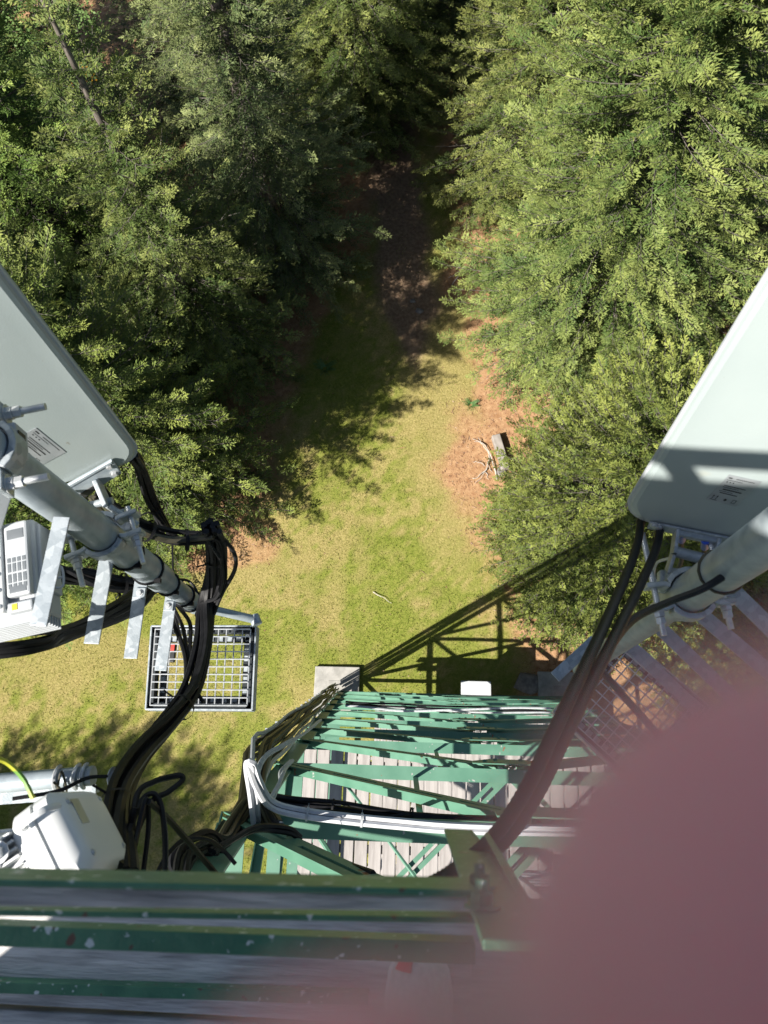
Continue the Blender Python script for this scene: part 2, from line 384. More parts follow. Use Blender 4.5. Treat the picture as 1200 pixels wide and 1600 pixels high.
# ------------------------------------------------------------------ trees
def perp_frame(d):
    z = np.zeros_like(d); z[:, 2] = 1
    s = np.cross(d, z); s /= np.maximum(np.linalg.norm(s, axis=1, keepdims=True), 1e-6)
    return s, np.cross(s, d)
VERBOSE = False
def unit(a): return a/np.maximum(np.linalg.norm(a, axis=-1, keepdims=True), 1e-6)
def conifer_arrays(seed, h, r, dens=1.0, taper=.8, droop=.2, spray=.085, open_=0.0, skirt=.05, curl=.16, round_=0.0, lumpy=.22, bough=.40, gap=.22, reach=1.7, roll=.20, tone=0.0, tier=.55, wd_=(.13, .21)):
    g = np.random.default_rng(seed); Zv = np.array([0,0,1.])
    nb = int(r*h*6*dens)
    t = skirt + (1-skirt)*(1-(1-(np.arange(nb)+g.random(nb)*.9)/nb*.999)**.66)
    if tier:                                             # whorls: the branches leave the trunk in storeys
        zt = t*h/tier; t = np.clip((np.floor(zt)+.5+g.normal(0, .13, nb))*tier/h, skirt*.6, .995)
    az = np.arange(nb)*2.39996 + g.normal(0, .35, nb)
    prof = np.minimum(1.0, .75+2.4*(t-skirt))*np.maximum(1-t, 0)**taper
    if round_: prof = prof*(1-round_) + round_*np.sqrt(np.maximum(1-((t-.22)/.78)**2, 0))*np.where(t < .22, .80+t*.9, 1)
    lump = 1 + lumpy*np.sin(az*3+t*9+seed)*np.sin(t*23+seed*1.3) + .5*lumpy*np.sin(az*5-t*31+seed*2.1)
    L = np.maximum(r*prof*lump*np.where(g.random(nb) < .72, g.uniform(.86, 1.08, nb), g.uniform(.5, .88, nb)), .34)
    dead = g.random(nb) < open_
    pit = np.radians(-14 + 58*t**1.3) + g.normal(0, .12, nb)
    K = 9; s = np.linspace(0, 1, K)
    dirh = np.stack([np.cos(az), np.sin(az), 0*az], 1); side = np.stack([-np.sin(az), np.cos(az), 0*az], 1)
    bend = g.normal(0, .12, nb); dr = droop*(1-t)*g.uniform(.5, 1.5, nb)
    def pos(b, s):
        out = L[b]*s*np.cos(pit[b])
        up = L[b]*(np.sin(pit[b])*s - dr[b]*s**2*1.5 + (dr[b]*.9+curl)*s**3)
        return dirh[b]*out[:, None] + side[b]*(bend[b]*L[b]*s*s)[:, None] + Zv*(t[b]*h+up)[:, None]
    bi = np.repeat(np.arange(nb), K); ss = np.tile(s, nb)
    ctr = pos(bi, ss); rad = (.003+.0055*L[bi])*(1-.88*ss)
    lv = np.stack([ctr + (side[bi]*math.cos(2*np.pi*k/3) + Zv*math.sin(2*np.pi*k/3))*rad[:, None] for k in range(3)], 1).reshape(-1, 3)
    base = (np.arange(nb)[:, None]*K+np.arange(K-1)[None, :]).ravel()*3
    lf = np.concatenate([np.stack([base+k, base+(k+1) % 3, base+3+(k+1) % 3, base+3+k], 1) for k in range(3)])
    def strips(p, q, w_):
        nonlocal lv, lf
        wv = unit(np.cross(q-p, Zv))*w_
        tv = np.stack([p-wv, p+wv, q+wv*.4, q-wv*.4], 1).reshape(-1, 3); tf = np.arange(len(p)*4).reshape(-1, 4)+len(lv)
        lv = np.concatenate([lv, tv]); lf = np.concatenate([lf, tf])
    # boughs: compact flat fans set along the outer part of each branch, gaps between them
    s_in = np.clip(1-reach/L, .03, .9)
    nbo = np.maximum(((1-s_in)*L/gap*1.25).astype(int), 3)
    ob = np.repeat(np.arange(nb), nbo); first = np.concatenate([[0], np.cumsum(nbo)[:-1]]); k = np.arange(len(ob))-first[ob]
    os_ = s_in[ob] + (1-s_in[ob])*np.minimum((k+g.uniform(.2, .8, len(ob)))/nbo[ob], .985)
    last = k == nbo[ob]-1
    p = pos(ob, os_); tang = unit(pos(ob, np.minimum(os_+.02, 1.02))-pos(ob, os_-.02))
    sg = np.where(k % 2 == 0, 1.0, -1.0); sd, _u = perp_frame(tang)
    ang = np.where(last, g.normal(0, .15, len(ob)), np.radians(g.uniform(20, 52, len(ob))))
    bd = unit(tang*np.cos(ang)[:, None] + sd*(sg*np.sin(ang))[:, None] + Zv*g.uniform(-.34, .22, len(ob))[:, None])
    outer = (os_-s_in[ob])/(1-s_in[ob])
    bl = bough*g.uniform(.6, 1.15, len(ob))*np.where(last, 1.0, np.sqrt(1.15-outer*.7))*np.clip(L[ob]/1.0, .45, 1.0)
    bn = Zv + dirh[ob]*.45 + g.normal(0, roll, (len(ob), 3)) + g.normal(0, .20, (nb, 3))[ob]; bn = unit(bn - bd*np.sum(bn*bd, 1)[:, None])
    bs = np.cross(bd, bn)
    strips(p, p+bd*bl[:, None], .0045)
    # twigs of a bough lie in its plane
    ntw = np.maximum((bl/.030).astype(int), 5); ntw[dead[ob]] = 0
    wb = np.repeat(np.arange(len(ob)), ntw); f1 = np.concatenate([[0], np.cumsum(ntw)[:-1]]); k1 = np.arange(len(wb))-f1[wb]
    wu = (k1+g.uniform(.0, 1.0, len(wb)))/ntw[wb]; end = k1 == ntw[wb]-1
    wp = p[wb] + bd[wb]*(bl[wb]*wu)[:, None] - Zv*(bl[wb]*wu**2*.12)[:, None]
    wa = np.where(end, 0, np.radians(g.uniform(32, 62, len(wb))))
    wdv = unit(bd[wb]*np.cos(wa)[:, None] + bs[wb]*(np.where(k1 % 2 == 0, 1., -1.)*np.sin(wa))[:, None] + bn[wb]*g.uniform(-.22, .16, len(wb))[:, None])
    wl = np.clip(bl[wb]*.52*(1.08-wu*.72)*g.uniform(.6, 1.15, len(wb)), .05, .30)
    # needles: two rows of narrow folded lozenges down each twig
    ns = np.maximum((wl/(spray*.34)).astype(int), 3)
    sb = np.repeat(np.arange(len(wb)), ns); f2 = np.concatenate([[0], np.cumsum(ns)[:-1]]); j = np.arange(len(sb))-f2[sb]
    u = (j+g.uniform(.0, .9, len(sb)))/ns[sb]; o2 = wb[sb]
    sp = wp[sb] + wdv[sb]*(wl[sb]*u)[:, None]
    wn = bn[o2]; wsd = unit(np.cross(wdv[sb], wn))
    a2 = np.radians(g.uniform(14, 48, len(sb)))*(1-.8*(u > .8))
    sdv = unit(wdv[sb]*np.cos(a2)[:, None] + wsd*(np.where(j % 2 == 0, 1., -1.)*np.sin(a2))[:, None] + wn*g.uniform(-.25, .30, len(sb))[:, None])
    sl = spray*g.uniform(.7, 1.3, len(sb)); wd = spray*g.uniform(*wd_, len(sb))
    cr = unit(np.cross(sdv, wn+g.normal(0, .20, (len(sb), 3)))); lift = np.cross(cr, sdv)
    e = sp + sdv*sl[:, None]; mid = sp + sdv*(sl*.45)[:, None]; fold = lift*(wd*.4)[:, None]
    a_, b_ = mid-cr*wd[:, None]+fold, mid+cr*wd[:, None]+fold
    fv = np.stack([sp, a_, e, b_], 1).reshape(-1, 3)
    i4 = np.arange(len(sb))*4
    ff = np.concatenate([np.stack([i4, i4+2, i4+1], 1), np.stack([i4, i4+3, i4+2], 1)])
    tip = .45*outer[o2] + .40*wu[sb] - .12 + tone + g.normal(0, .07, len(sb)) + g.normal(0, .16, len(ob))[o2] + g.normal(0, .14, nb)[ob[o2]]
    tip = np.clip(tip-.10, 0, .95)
    if VERBOSE: print('conifer', seed, nb, len(ob), len(wb), len(sb)*2)
    return lv, lf, fv, ff, np.repeat(tip, 4)

def trunk_mesh(mb, h, rb, seed, lean=0):
    g = random.Random(seed); pts = []
    for i in range(9):
        f = i/8; pts.append((lean*f*f*h*.02 + g.uniform(-.03,.03)*h*.06*f, g.uniform(-.03,.03)*h*.06*f, -.25+(h*.985+.25)*f))
    mb.tube(pts, rb, 9, True, lambda f: rb*(1-f)**.9*(1.35 if f < .02 else 1)+.012)
    return mb
def make_conifer(name, seed, h, r, mat, loc, label, cat='tree', group=None, yaw=0, **kw):
    t = root(name, loc, label, cat, group); t.rotation_euler.z = yaw
    mb = trunk_mesh(MB(), h, .016*h+.03, seed)
    me = bpy.data.meshes.new('trunk'); me.from_pydata([tuple(v) for v in mb.v], [], mb.f); me.materials.append(M['bark'])
    me.polygons.foreach_set('use_smooth', [True]*len(me.polygons)); link(bpy.data.objects.new('trunk', me), t)
    lv, lf, fv, ff, tip = conifer_arrays(seed, h, r, **kw)
    np_mesh('limbs', lv, lf, 'limb', t, kind='stuff')
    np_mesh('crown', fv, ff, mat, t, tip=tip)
    return t
def copy_tree(src, loc, label, yaw, scale=1.0, group=None, sz=None):
    c = src.copy(); COL.objects.link(c); c.location = Vector(loc); c.rotation_euler.z = yaw; c.scale = (scale, scale, sz or scale)
    c['label'] = label
    if group: c['group'] = group
    for ch in src.children: again(ch, c, ch.location)
    return c
GT = 'conifers standing round the clearing'
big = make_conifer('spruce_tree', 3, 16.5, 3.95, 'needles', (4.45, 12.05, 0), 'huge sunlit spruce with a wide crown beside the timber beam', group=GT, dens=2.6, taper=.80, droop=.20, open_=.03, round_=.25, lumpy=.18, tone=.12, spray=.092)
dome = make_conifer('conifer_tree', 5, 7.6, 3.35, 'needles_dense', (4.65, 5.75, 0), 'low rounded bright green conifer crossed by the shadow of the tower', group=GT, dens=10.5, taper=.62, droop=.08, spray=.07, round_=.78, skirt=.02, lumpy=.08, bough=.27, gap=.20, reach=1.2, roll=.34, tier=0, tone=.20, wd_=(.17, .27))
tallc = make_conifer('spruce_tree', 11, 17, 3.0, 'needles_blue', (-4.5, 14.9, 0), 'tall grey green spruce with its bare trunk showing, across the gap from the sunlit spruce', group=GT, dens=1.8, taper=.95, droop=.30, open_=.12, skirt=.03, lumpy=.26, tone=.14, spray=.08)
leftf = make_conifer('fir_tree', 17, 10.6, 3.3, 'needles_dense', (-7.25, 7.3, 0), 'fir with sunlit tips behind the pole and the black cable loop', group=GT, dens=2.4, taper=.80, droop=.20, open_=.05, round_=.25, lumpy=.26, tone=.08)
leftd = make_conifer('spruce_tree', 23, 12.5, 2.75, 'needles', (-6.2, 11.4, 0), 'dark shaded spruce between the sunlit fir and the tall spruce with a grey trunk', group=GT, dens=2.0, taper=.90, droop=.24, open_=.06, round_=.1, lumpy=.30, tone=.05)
spec = [
 (big, 3.6, 17.4, 2.1, .97, 'yellow green spruce standing behind the huge sunlit spruce at the top of the picture'),
 (tallc, 1.9, 22.5, 1.2, 1.0, 'pale grey green spruce at the far end of the clearing right of the gap'),
 (big, 9.4, 17.6, 4.0, .92, 'spruce at the top right corner behind the huge sunlit spruce'),
 (tallc, 9.9, 12.4, 2.8, .72, 'shaded spruce at the right edge above the tilted white antenna'),
 (leftd, 8.9, 9.0, .6, .66, 'small dark spruce half hidden by the right antenna'),
 (leftf, 9.5, 5.4, 3.3, .8, 'fir mostly hidden behind the right antenna and its pole'),
 (leftd, -9.6, 9.7, 1.9, .90, 'spruce whose yellowish tips show above the left antenna'),
 (leftf, -9.9, 13.3, 4.4, 1.10, 'fir in half shade at the left edge above the left antenna'),
 (leftd, -12.9, 12.4, 3.0, 1.0, 'spruce at the left edge with lit shoots, left of the fir in half shade'),
 (tallc, -7.4, 20.2, .7, .85, 'lichen grey spruce left of the tall spruce with a grey trunk'),
 (leftd, -12.6, 18.3, 5.1, 1.05, 'spruce beside the bright green broadleaf in the top left corner'),
 (big, -2.5, 21.0, 5.5, .90, 'dark spruce just left of the black gap at the top of the picture'),
 (leftd, -.2, 25.5, 2.2, 1.25, 'shaded spruce closing the far end of the path'),
 (tallc, -6.0, 24.5, 3.6, 1.05, 'spruce behind the tall grey trunked spruce at the top edge'),
 (big, 6.2, 24.2, 1.0, 1.0, 'spruce at the top edge behind the pale grey green spruce'),
 (dome, -15.6, -8.6, .3, 1.38, 'broad conifer that throws its shadow over the lawn behind the white radio'),
 (dome, -14.7, -9.5, 2.0, 1.25, 'conifer close in front of the one shading the lawn'),
 (leftf, -16.6, -8.0, .9, .98, 'fir between the conifers that shade the lawn'),
 (dome, -19.2, -7.2, 1.3, 1.15, 'conifer further out behind the one shading the lawn'),
 (dome, 7.6, 2.5, 1.6, .66, 'shaded low conifer right of the tower under the lower flat bars'),
 (big, -15.6, 4.6, 3.0, .93, 'big spruce outside the left edge that shades the firs'),
 (big, -18.0, 9.0, 1.4, 1.0, 'tall spruce outside the left edge behind the other shading spruce'),
 (leftd, -15.2, 9.4, 1.8, 1.15, 'slender spruce at the left edge in the second row'),
 (leftd, -15.4, 22.0, 2.6, 1.1, 'spruce filling the extreme top left corner'),
 (big, -19.0, 15.0, 2.2, .95, 'spruce outside the left edge in the upper half'),
 (leftf, -10.3, 5.9, 2.2, .92, 'fir hidden behind the left radio and antenna next to the sunlit fir'),
 (leftd, -13.4, 5.2, 1.3, .8, 'spruce at the left edge hidden behind the left antenna'),
]
for src, x, y, yaw, sc_, lab in spec: copy_tree(src, (x, y, 0), lab, yaw, sc_, GT)

# the broadleaf in the top left corner: trunk, limbs, loose crown and a few yellow leaves
def broadleaf(loc, h, r, label):
    g = np.random.default_rng(41); t = root('broadleaf_tree', loc, label, 'tree')
    build('trunk', MB().tube(spline([(0,0,-.2),(.1,.05,h*.3),(-.05,.15,h*.6),(.1,.1,h*.92)], 5), .1, 8, True, lambda f: .11*(1-f)+.015), 'bark', t, True, loc=(0,0,0)).location = (0,0,0)
    mb = MB(); cl = []
    for i in range(46):
        z = h*g.uniform(.3, .95); a = g.uniform(0, 6.283); L = r*g.uniform(.5, 1.0)*math.sqrt(max(.12, 1-((z/h-.55)/.5)**2))
        e = Vector((math.cos(a)*L, math.sin(a)*L, z+L*.35)); s = Vector((0,.1,z)); m_ = (s+e)/2+Vector((0,0,.12))
        mb.tube([s, m_, e], .02, 4, False, lambda f: .022*(1-f)+.004)
        for k in range(7): cl.append(s.lerp(e, g.uniform(.45, 1.05)) + Vector(g.normal(0, .16, 3)))
    build('limbs', mb, 'bark', t, loc=(0,0,0), kind='stuff').location = (0,0,0)
    def lv(cl, n, mat, nm):
        c = np.array([tuple(p) for p in cl]); b = np.repeat(np.arange(len(c)), n); m = len(b)
        p = c[b] + g.normal(0, .17, (m, 3)); d = g.normal(0, 1, (m, 3)); d[:, 2] *= .4; d /= np.linalg.norm(d, axis=1, keepdims=True)
        cr = np.cross(d, [0,0,1.]+g.normal(0,.3,(m,3))); cr /= np.linalg.norm(cr, axis=1, keepdims=True)
        l = g.uniform(.06, .11, m)[:, None]
        v = np.stack([p, p+d*l*.5-cr*l*.32, p+d*l, p+d*l*.5+cr*l*.32], 1).reshape(-1, 3)
        np_mesh(nm, v, np.arange(m*4).reshape(-1, 4), mat, t, tip=np.repeat(g.random(m)*.6, 4))
    lv(cl, 34, 'leaves', 'crown')
    return t, lv
bt, _lv = broadleaf((-10.4, 18.4, 0), 8.2, 1.7, 'bright green broadleaf tree in the top left corner with a few yellow leaves')
_lv([Vector((.9,-1.0,4.6)), Vector((1.1,-.9,4.9))], 40, 'leaves_yellow', 'yellow_leaves')
# ------------------------------------------------------------------ the steel lattice tower
CX = .585
def face_half(z): return (2.835 - .0829*z)
def front_y(z): return 1.98 - .1359*z
def back_y(z): return -3.35 + .012*z
def corner(i, z):
    """0 front left, 1 front right, 2 back right, 3 back left"""
    return Vector((CX + (-1 if i in (0, 3) else 1)*face_half(z), front_y(z) if i < 2 else back_y(z), z))
LEVELS = [.55, 2.5, 4.5, 6.4, 8.2, 9.9, 11.3, 12.55, 14.25, 16.15, 18.3]
tower = root('lattice_tower', (CX, -.7, 0), 'green painted steel lattice tower below the railing with slotted diagonal braces', 'tower')
for i in range(4):
    a, b = corner(i, .1), corner(i, 18.45)
    mb = MB(); sx = 1 if i in (0, 3) else -1; sy = -1 if i < 2 else 1; t_ = (b-a).normalized()
    mb.beam(a+Vector((sx*.065,0,0)), b+Vector((sx*.065,0,0)), .012, .13, XA)
    mb.beam(a+Vector((0,sy*.070,0)), b+Vector((0,sy*.070,0)), .012, .128, YA)
    build('leg', mb, 'green', tower)
    build('foot_plate', MB().box(a+Vector((sx*.06, sy*.06, -.0)), .34, .34, .03), 'green', tower, bevel=.004)
def angle_bar(p, q, out, wd=.075, th=.008):
    """an L section from p to q: one flange upright in the face, one flat on top pointing inwards"""
    mb = MB(); out = Vector(out)
    mb.beam(p, q, th, wd, ZA)
    o2 = -out*(wd/2+th/2) + ZA*(wd/2-th/2)
    mb.beam(Vector(p)+o2, Vector(q)+o2, wd, th, ZA)
    return mb
def split_brace(p, q, nrm, wd=.095, gap=.022, th=.008, pitch=.52):
    """two flats side by side joined by packing plates, so daylight shows in slots between them"""
    p, q, nrm = Vector(p), Vector(q), Vector(nrm); t = (q-p).normalized(); s = t.cross(nrm).normalized(); L = (q-p).length
    mb = MB(); fw = (wd-gap)/2
    for k in (-1, 1):
        o = s*(k*(gap+fw)/2); mb.beam(p+o, q+o, fw, th, nrm)
    n = max(2, int(L/pitch))
    for i in range(n+1):
        c = p + t*(L*i/n); mb.box(c+nrm*.0015, .13 if i not in (0, n) else .22, gap, th*.8, (t, s, t.cross(s).normalized()*-1))
    # upturned edge that makes each flat an angle
    for k in (-1, 1):
        o = s*(k*(gap/2+th/2)) - nrm*(.03); mb.beam(p+o, q+o, th, .05, nrm)
    return mb
BOLT = None
def rivets(mb, c, t, s, nrm, pts, r=.014):
    for a, b in pts:
        o = c + t*a + s*b
        ring = lambda rr, h: [o + (t*math.cos(k*math.pi/3)+s*math.sin(k*math.pi/3))*rr + nrm*h for k in range(6)]
        mb.loft([ring(r, .004), ring(r*.95, .012), ring(r*.5, .017)])
FN = [Vector((0, 1, .136)).normalized(), Vector((1, 0, .083)).normalized(), Vector((0, -1, .012)).normalized(), Vector((-1, 0, .083)).normalized()]
FC = [(0, 1), (1, 2), (2, 3), (3, 0)]
for li, z in enumerate(LEVELS):
    for fi, (a, b) in enumerate(FC):
        p, q, n = corner(a, z), corner(b, z), FN[fi]
        big_ = .085
        build('strut', angle_bar(p+n*.012, q+n*.012, Vector((n.x, n.y, 0)).normalized(), big_), 'green', tower)
        if fi == 0 and z > 8:       # a second angle just under it, the pair reads as two lines
            build('strut', angle_bar(p+n*.012-ZA*.16, q+n*.012-ZA*.16, Vector((0,1,0)), .06), 'green', tower)
        if li:
            zl = LEVELS[li-1]; m_ = (p+q)/2
            e = [corner(a, zl+.08), corner(b, zl+.08)]
            for k, c in enumerate(e):
                top = m_ - ZA*.06 + (c-m_).normalized()*.10 + n*(.030+.010*k)
                lo = c + (m_-c).normalized()*.06 + n*(.030+.010*k)
                build('brace', split_brace(lo, top, n, .115 if fi == 0 else .085), 'green', tower)
            t = (q-p).normalized(); s = n.cross(t)
            gp = MB()
            poly = [(-.26,.05), (.26,.05), (.26,-.06), (.13,-.20), (-.13,-.20), (-.26,-.06)]
            up_ = n.cross(t); up_ = up_ if up_.z > 0 else -up_
            gp.prism(poly, .052, .060, (m_, t, up_, n))
            rivets(gp, m_, t, up_, n*1.0 + n*.06, [(x*.08, y) for x in (-2.5,-1,1,2.5) for y in (.02,)], .015)
            gp2 = [(-.17,-.05), (.17,-.05), (-.09,-.13), (.09,-.13)]
            for x, y in gp2:
                o = m_+n*.056; rivets(gp, o, t, up_, n, [(x, y)], .015)
            build('gusset_plate', gp, 'green', tower)
# hangers and plan bracing over the landing
for z0, z1, xf in ((14.25, 16.15, .30), (12.55, 14.25, .36), (14.25, 16.15, .72), (16.15, 18.3, .4)):
    p = corner(0, z0).lerp(corner(1, z0), xf)-Vector((0,.05,0)); q = corner(0, z1).lerp(corner(1, z1), xf)-Vector((0,.05,0))
    build('hanger', MB().beam(p, q, .035, .006, YA), 'green', tower)
for z in (14.25, 16.15):
    f0, f1, b0, b1 = corner(0, z), corner(1, z), corner(3, z), corner(2, z)
    mf, mk = (f0+f1)/2, (b0+b1)/2; ml, mr = (f0+b0)/2, (f1+b1)/2
    for p, q in ((ml, mf), (mf, mr), (mr, mk), (mk, ml)):
        d_ = (q-p).normalized()
        build('plan_brace', split_brace(p+d_*.05-ZA*.055, q-d_*.05-ZA*.055, ZA, .085), 'green', tower)
    build('tie_rod', MB().tube([f0.lerp(f1, .12)-ZA*.02, f0.lerp(f1, .46)+Vector((0,-1.3,-.02))], .012, 6), 'green', tower)

# landings of grey boards inside the tower
def landing(z, y0, y1, x0, x1, bw, label, joints, hatch=None):
    t = root('board_landing', ((x0+x1)/2, (y0+y1)/2, z), label, 'landing', 'board landings inside the tower')
    n = int((x1-x0)/bw); bw = (x1-x0)/n; g = random.Random(int(z*10)); seg = [y1]+joints+[y0]
    mesh_by = {}
    for i in range(n):
        x = x0+bw*(i+.5); off = g.choice((0, .25, -.2))
        ys = [seg[0]] + [s_+off for s_ in seg[1:-1]] + [seg[-1]]
        for a, b in zip(ys[:-1], ys[1:]):
            if hatch and hatch[0] < x < hatch[1] and a < hatch[3] and b > hatch[2]: continue
            L = round(abs(b-a)-.006, 3); key = (L, i % 3)
            loc = Vector((x, (a+b)/2, z - .02 + g.uniform(-.004, .004)))
            if key not in mesh_by:
                o = build('plank', MB().box(loc, bw-.012-.002*(i % 3), L, .04), 'wood_deck', t, bevel=.004, loc=loc, seg=1); mesh_by[key] = o
            else:
                o = again(mesh_by[key], t, loc-origin(t))
            o.rotation_euler = (g.uniform(-.001,.001), 0, g.uniform(-.0025, .0025))
    for y in np.linspace(y1+.15, y0-.15, 5):
        build('joist', MB().box((CX, y, z-.105), x1-x0-.1, .07, .12), 'wood_deck', t, bevel=.004, seg=1)
    build('edge_board', MB().box((CX, y0+.024, z-.045), x1-x0+.03, .04, .14), 'wood_deck', t, bevel=.004, seg=1)
    return t
zl = 12.15
landing(zl, front_y(zl)-.10, back_y(zl)+.1, CX-face_half(zl)+.04, CX+face_half(zl)-.04, .128, 'grey board landing in the middle of the tower with striped shadows', [-1.35])
landing(1.75, front_y(1.75)-.12, back_y(1.75)+.1, CX-face_half(1.75)+.9, CX+face_half(1.75)-.05, .14, 'lowest grey board landing just above the ground', [.2, -1.6])

# steel ladder between the landings
lad = root('steel_ladder', (.95, -.95, 12.2), 'thin steel ladder rising from the board landing towards the railing', 'ladder')
for x in (.78, 1.12): build('rail', MB().beam((x, -.80, 12.15), (x-.1, -.52, 18.2), .04, .012, YA), 'galv', lad)
rg = None
for i in range(20):
    f = (i+.6)/20.4; p = Vector((.95-.1*f, -.80+.28*f, 12.15+6.05*f))
    if rg is None: rg = build('rung', MB().tube([p-XA*.165, p+XA*.165], .011, 6), 'galv', lad, True, loc=p)
    else: again(rg, lad, p-origin(lad))

# concrete footings
def footing(i, name_label):
    c = corner(i, 0); 
    t = root('concrete_footing', (c.x, c.y, 0), name_label, 'footing', 'concrete footings of the tower')
    build('slab', MB().box((c.x-.06, c.y-.02, .03), 1.15, 1.25, .22), 'concrete', t, bevel=.02)
    build('plinth', MB().box((c.x+.02, c.y-.05, .11), .62, .62, .07), 'concrete', t, bevel=.015)
for i, lab in enumerate(['grey concrete footing on the lawn under the cable wrapped tower leg', 'concrete footing under the right front tower leg by the shrub', 'concrete footing of the right rear tower leg', 'concrete footing of the left rear tower leg']):
    if i < 2: footing(i, lab)

# ------------------------------------------------------------------ railing and platform edge round the viewer
def line_px(y0, y450, drop, x0=-700, x1=742):
    f = lambda x: y0+(y450-y0)*x/450
    return U(x0, f(x0), drop), U(x1, f(x1), drop)
def flat_line(p, q):
    return p, q
def drop_for(py, px, ycoord):
    """how far below the lens a point of given y is seen at that height in the picture"""
    v = ray(px, py); return -v.z*ycoord/v.y
rail = root('railing', U(300, 1385, .9), 'weathered green steel railing with grey timber boards at the platform edge', 'railing')
def rail_angle(y_top, y_bot, y_in, drop, label=None, x1=742):
    """y_top..y_bot is the upright outer face, y_bot..y_in the top flange (picture heights at x 0 and 450)"""
    p, q = line_px(*y_bot, drop, x1=x1); pin, qin = line_px(*y_in, drop, x1=x1)
    m_ = (p+q)/2; dl = drop_for((y_top[0]+y_top[1])/2, 225, U(225, (y_bot[0]+y_bot[1])/2, drop).y); h = max(dl-drop, .01)
    w_ = (p-pin).length if False else abs(((pin-p)).y)
    d = (q-p).normalized(); mb = MB()
    n_ = d.cross(ZA).normalized(); n_ = n_ if n_.y < 0 else -n_
    prof = [(0,0), (0,-h), (.006,-h), (.006,-.008), (w_,-.008), (w_,0)]
    mb.loft([[e + n_*a + ZA*b for a, b in prof] for e in (p, q)])
    return build('rail_angle', mb, 'rail_green', rail, bevel=.0012, label=label)
def rail_board(y_a, y_b, drop, th, label=None, x1=736, y_in=None):
    p, q = line_px(*y_a, drop, x1=x1); pi, qi = line_px(*y_b, drop, x1=x1)
    vs = [p, q, qi, pi]; vs = [v.copy() for v in vs] + [v-ZA*th for v in vs]
    mb = MB().add(vs, [(0,1,2,3), (7,6,5,4), (0,4,5,1), (1,5,6,2), (2,6,7,3), (3,7,4,0)])
    return build('rail_board', mb, 'wood_rail', rail, bevel=.0015, label=label)
rail_angle((1354,1364), (1374,1384), (1386,1398), .62)
rail_board((1382,1394), (1416,1421), .67, .020)
rail_angle((1411,1416), (1422,1429), (1440,1453), .74)
rail_angle((1437,1449), (1446,1462), (1472,1484), .84)
rail_board((1460,1472), (1540,1556), 1.314, .012)
rail_angle((1504,1519), (1534,1548), (1552,1566), 1.285, x1=575)
# corner post, its bolts, the slanting flat and the bracket
pt0, pt1 = U(757, 1555, .36), U(716, 1372, .78)
px_, py_ = U(722, 1378, .70).x, U(722, 1378, .70).y
mb = MB().box((px_+.020, py_-.003, 20-.92), .040, .006, .9)
mb.box((px_+.043, py_-.022, 20-.92), .006, .044, .9)
build('post', mb, 'rail_green', rail, bevel=.0015)
def hexbolt(c, ax, r=.009, h=.008, shank=.0, rs=None):
    ax = Vector(ax).normalized(); a = ax.orthogonal().normalized(); b = ax.cross(a); mb = MB(); c = Vector(c)
    ring = lambda rr, hh, n=6: [c + (a*math.cos(2*math.pi*k/n)+b*math.sin(2*math.pi*k/n))*rr + ax*hh for k in range(n)]
    mb.loft([ring(r*1.5, 0, 12), ring(r*1.5, .0018, 12)]); mb.loft([ring(r, .0018), ring(r, h), ring(r*.8, h+.001)])
    if shank: mb.tube([c+ax*(h), c+ax*(h+shank)], rs or r*.55, 8)
    return mb
for px, py, dr in ((757, 1378, .66), (762, 1428, .56)):
    c = U(px, py, dr); build('bolt', hexbolt(Vector((c.x-.004, py_+.0015, c.z)), (0,1,0), .008, .009, .008), 'rail_green', rail)
a, b = U(772, 1322, .98), U(872, 1500, .52)
build('slanting_flat', MB().beam(a, b, .034, .006, (.8,.55,.2)), 'rail_green', rail, bevel=.001)
a, b = U(780, 1425, 1.05), U(1250, 1440, 1.05)
build('rail_angle', MB().beam(a, b, .006, .05, ZA).beam(a-YA*.02, b-YA*.02, .04, .006, ZA), 'rail_green', rail, bevel=.001)

dk = root('platform_deck', (.2, -.9, 18.66), 'grey weathered boards of the platform floor under the shoe', 'deck')
yb = U(225, 1398, 1.33).y
for i in range(11):
    y = yb - .02 - .145*i - .07
    loc = Vector((.2, y, 18.655 + .002*(i % 2)))
    build('plank', MB().box(loc, 2.9, .139, .035), 'wood_rail', dk, bevel=.003, loc=loc)
for x in (-.9, .2, 1.3): build('joist', MB().box((x, yb-.7, 18.585), .08, 1.4, .10), 'green', dk)
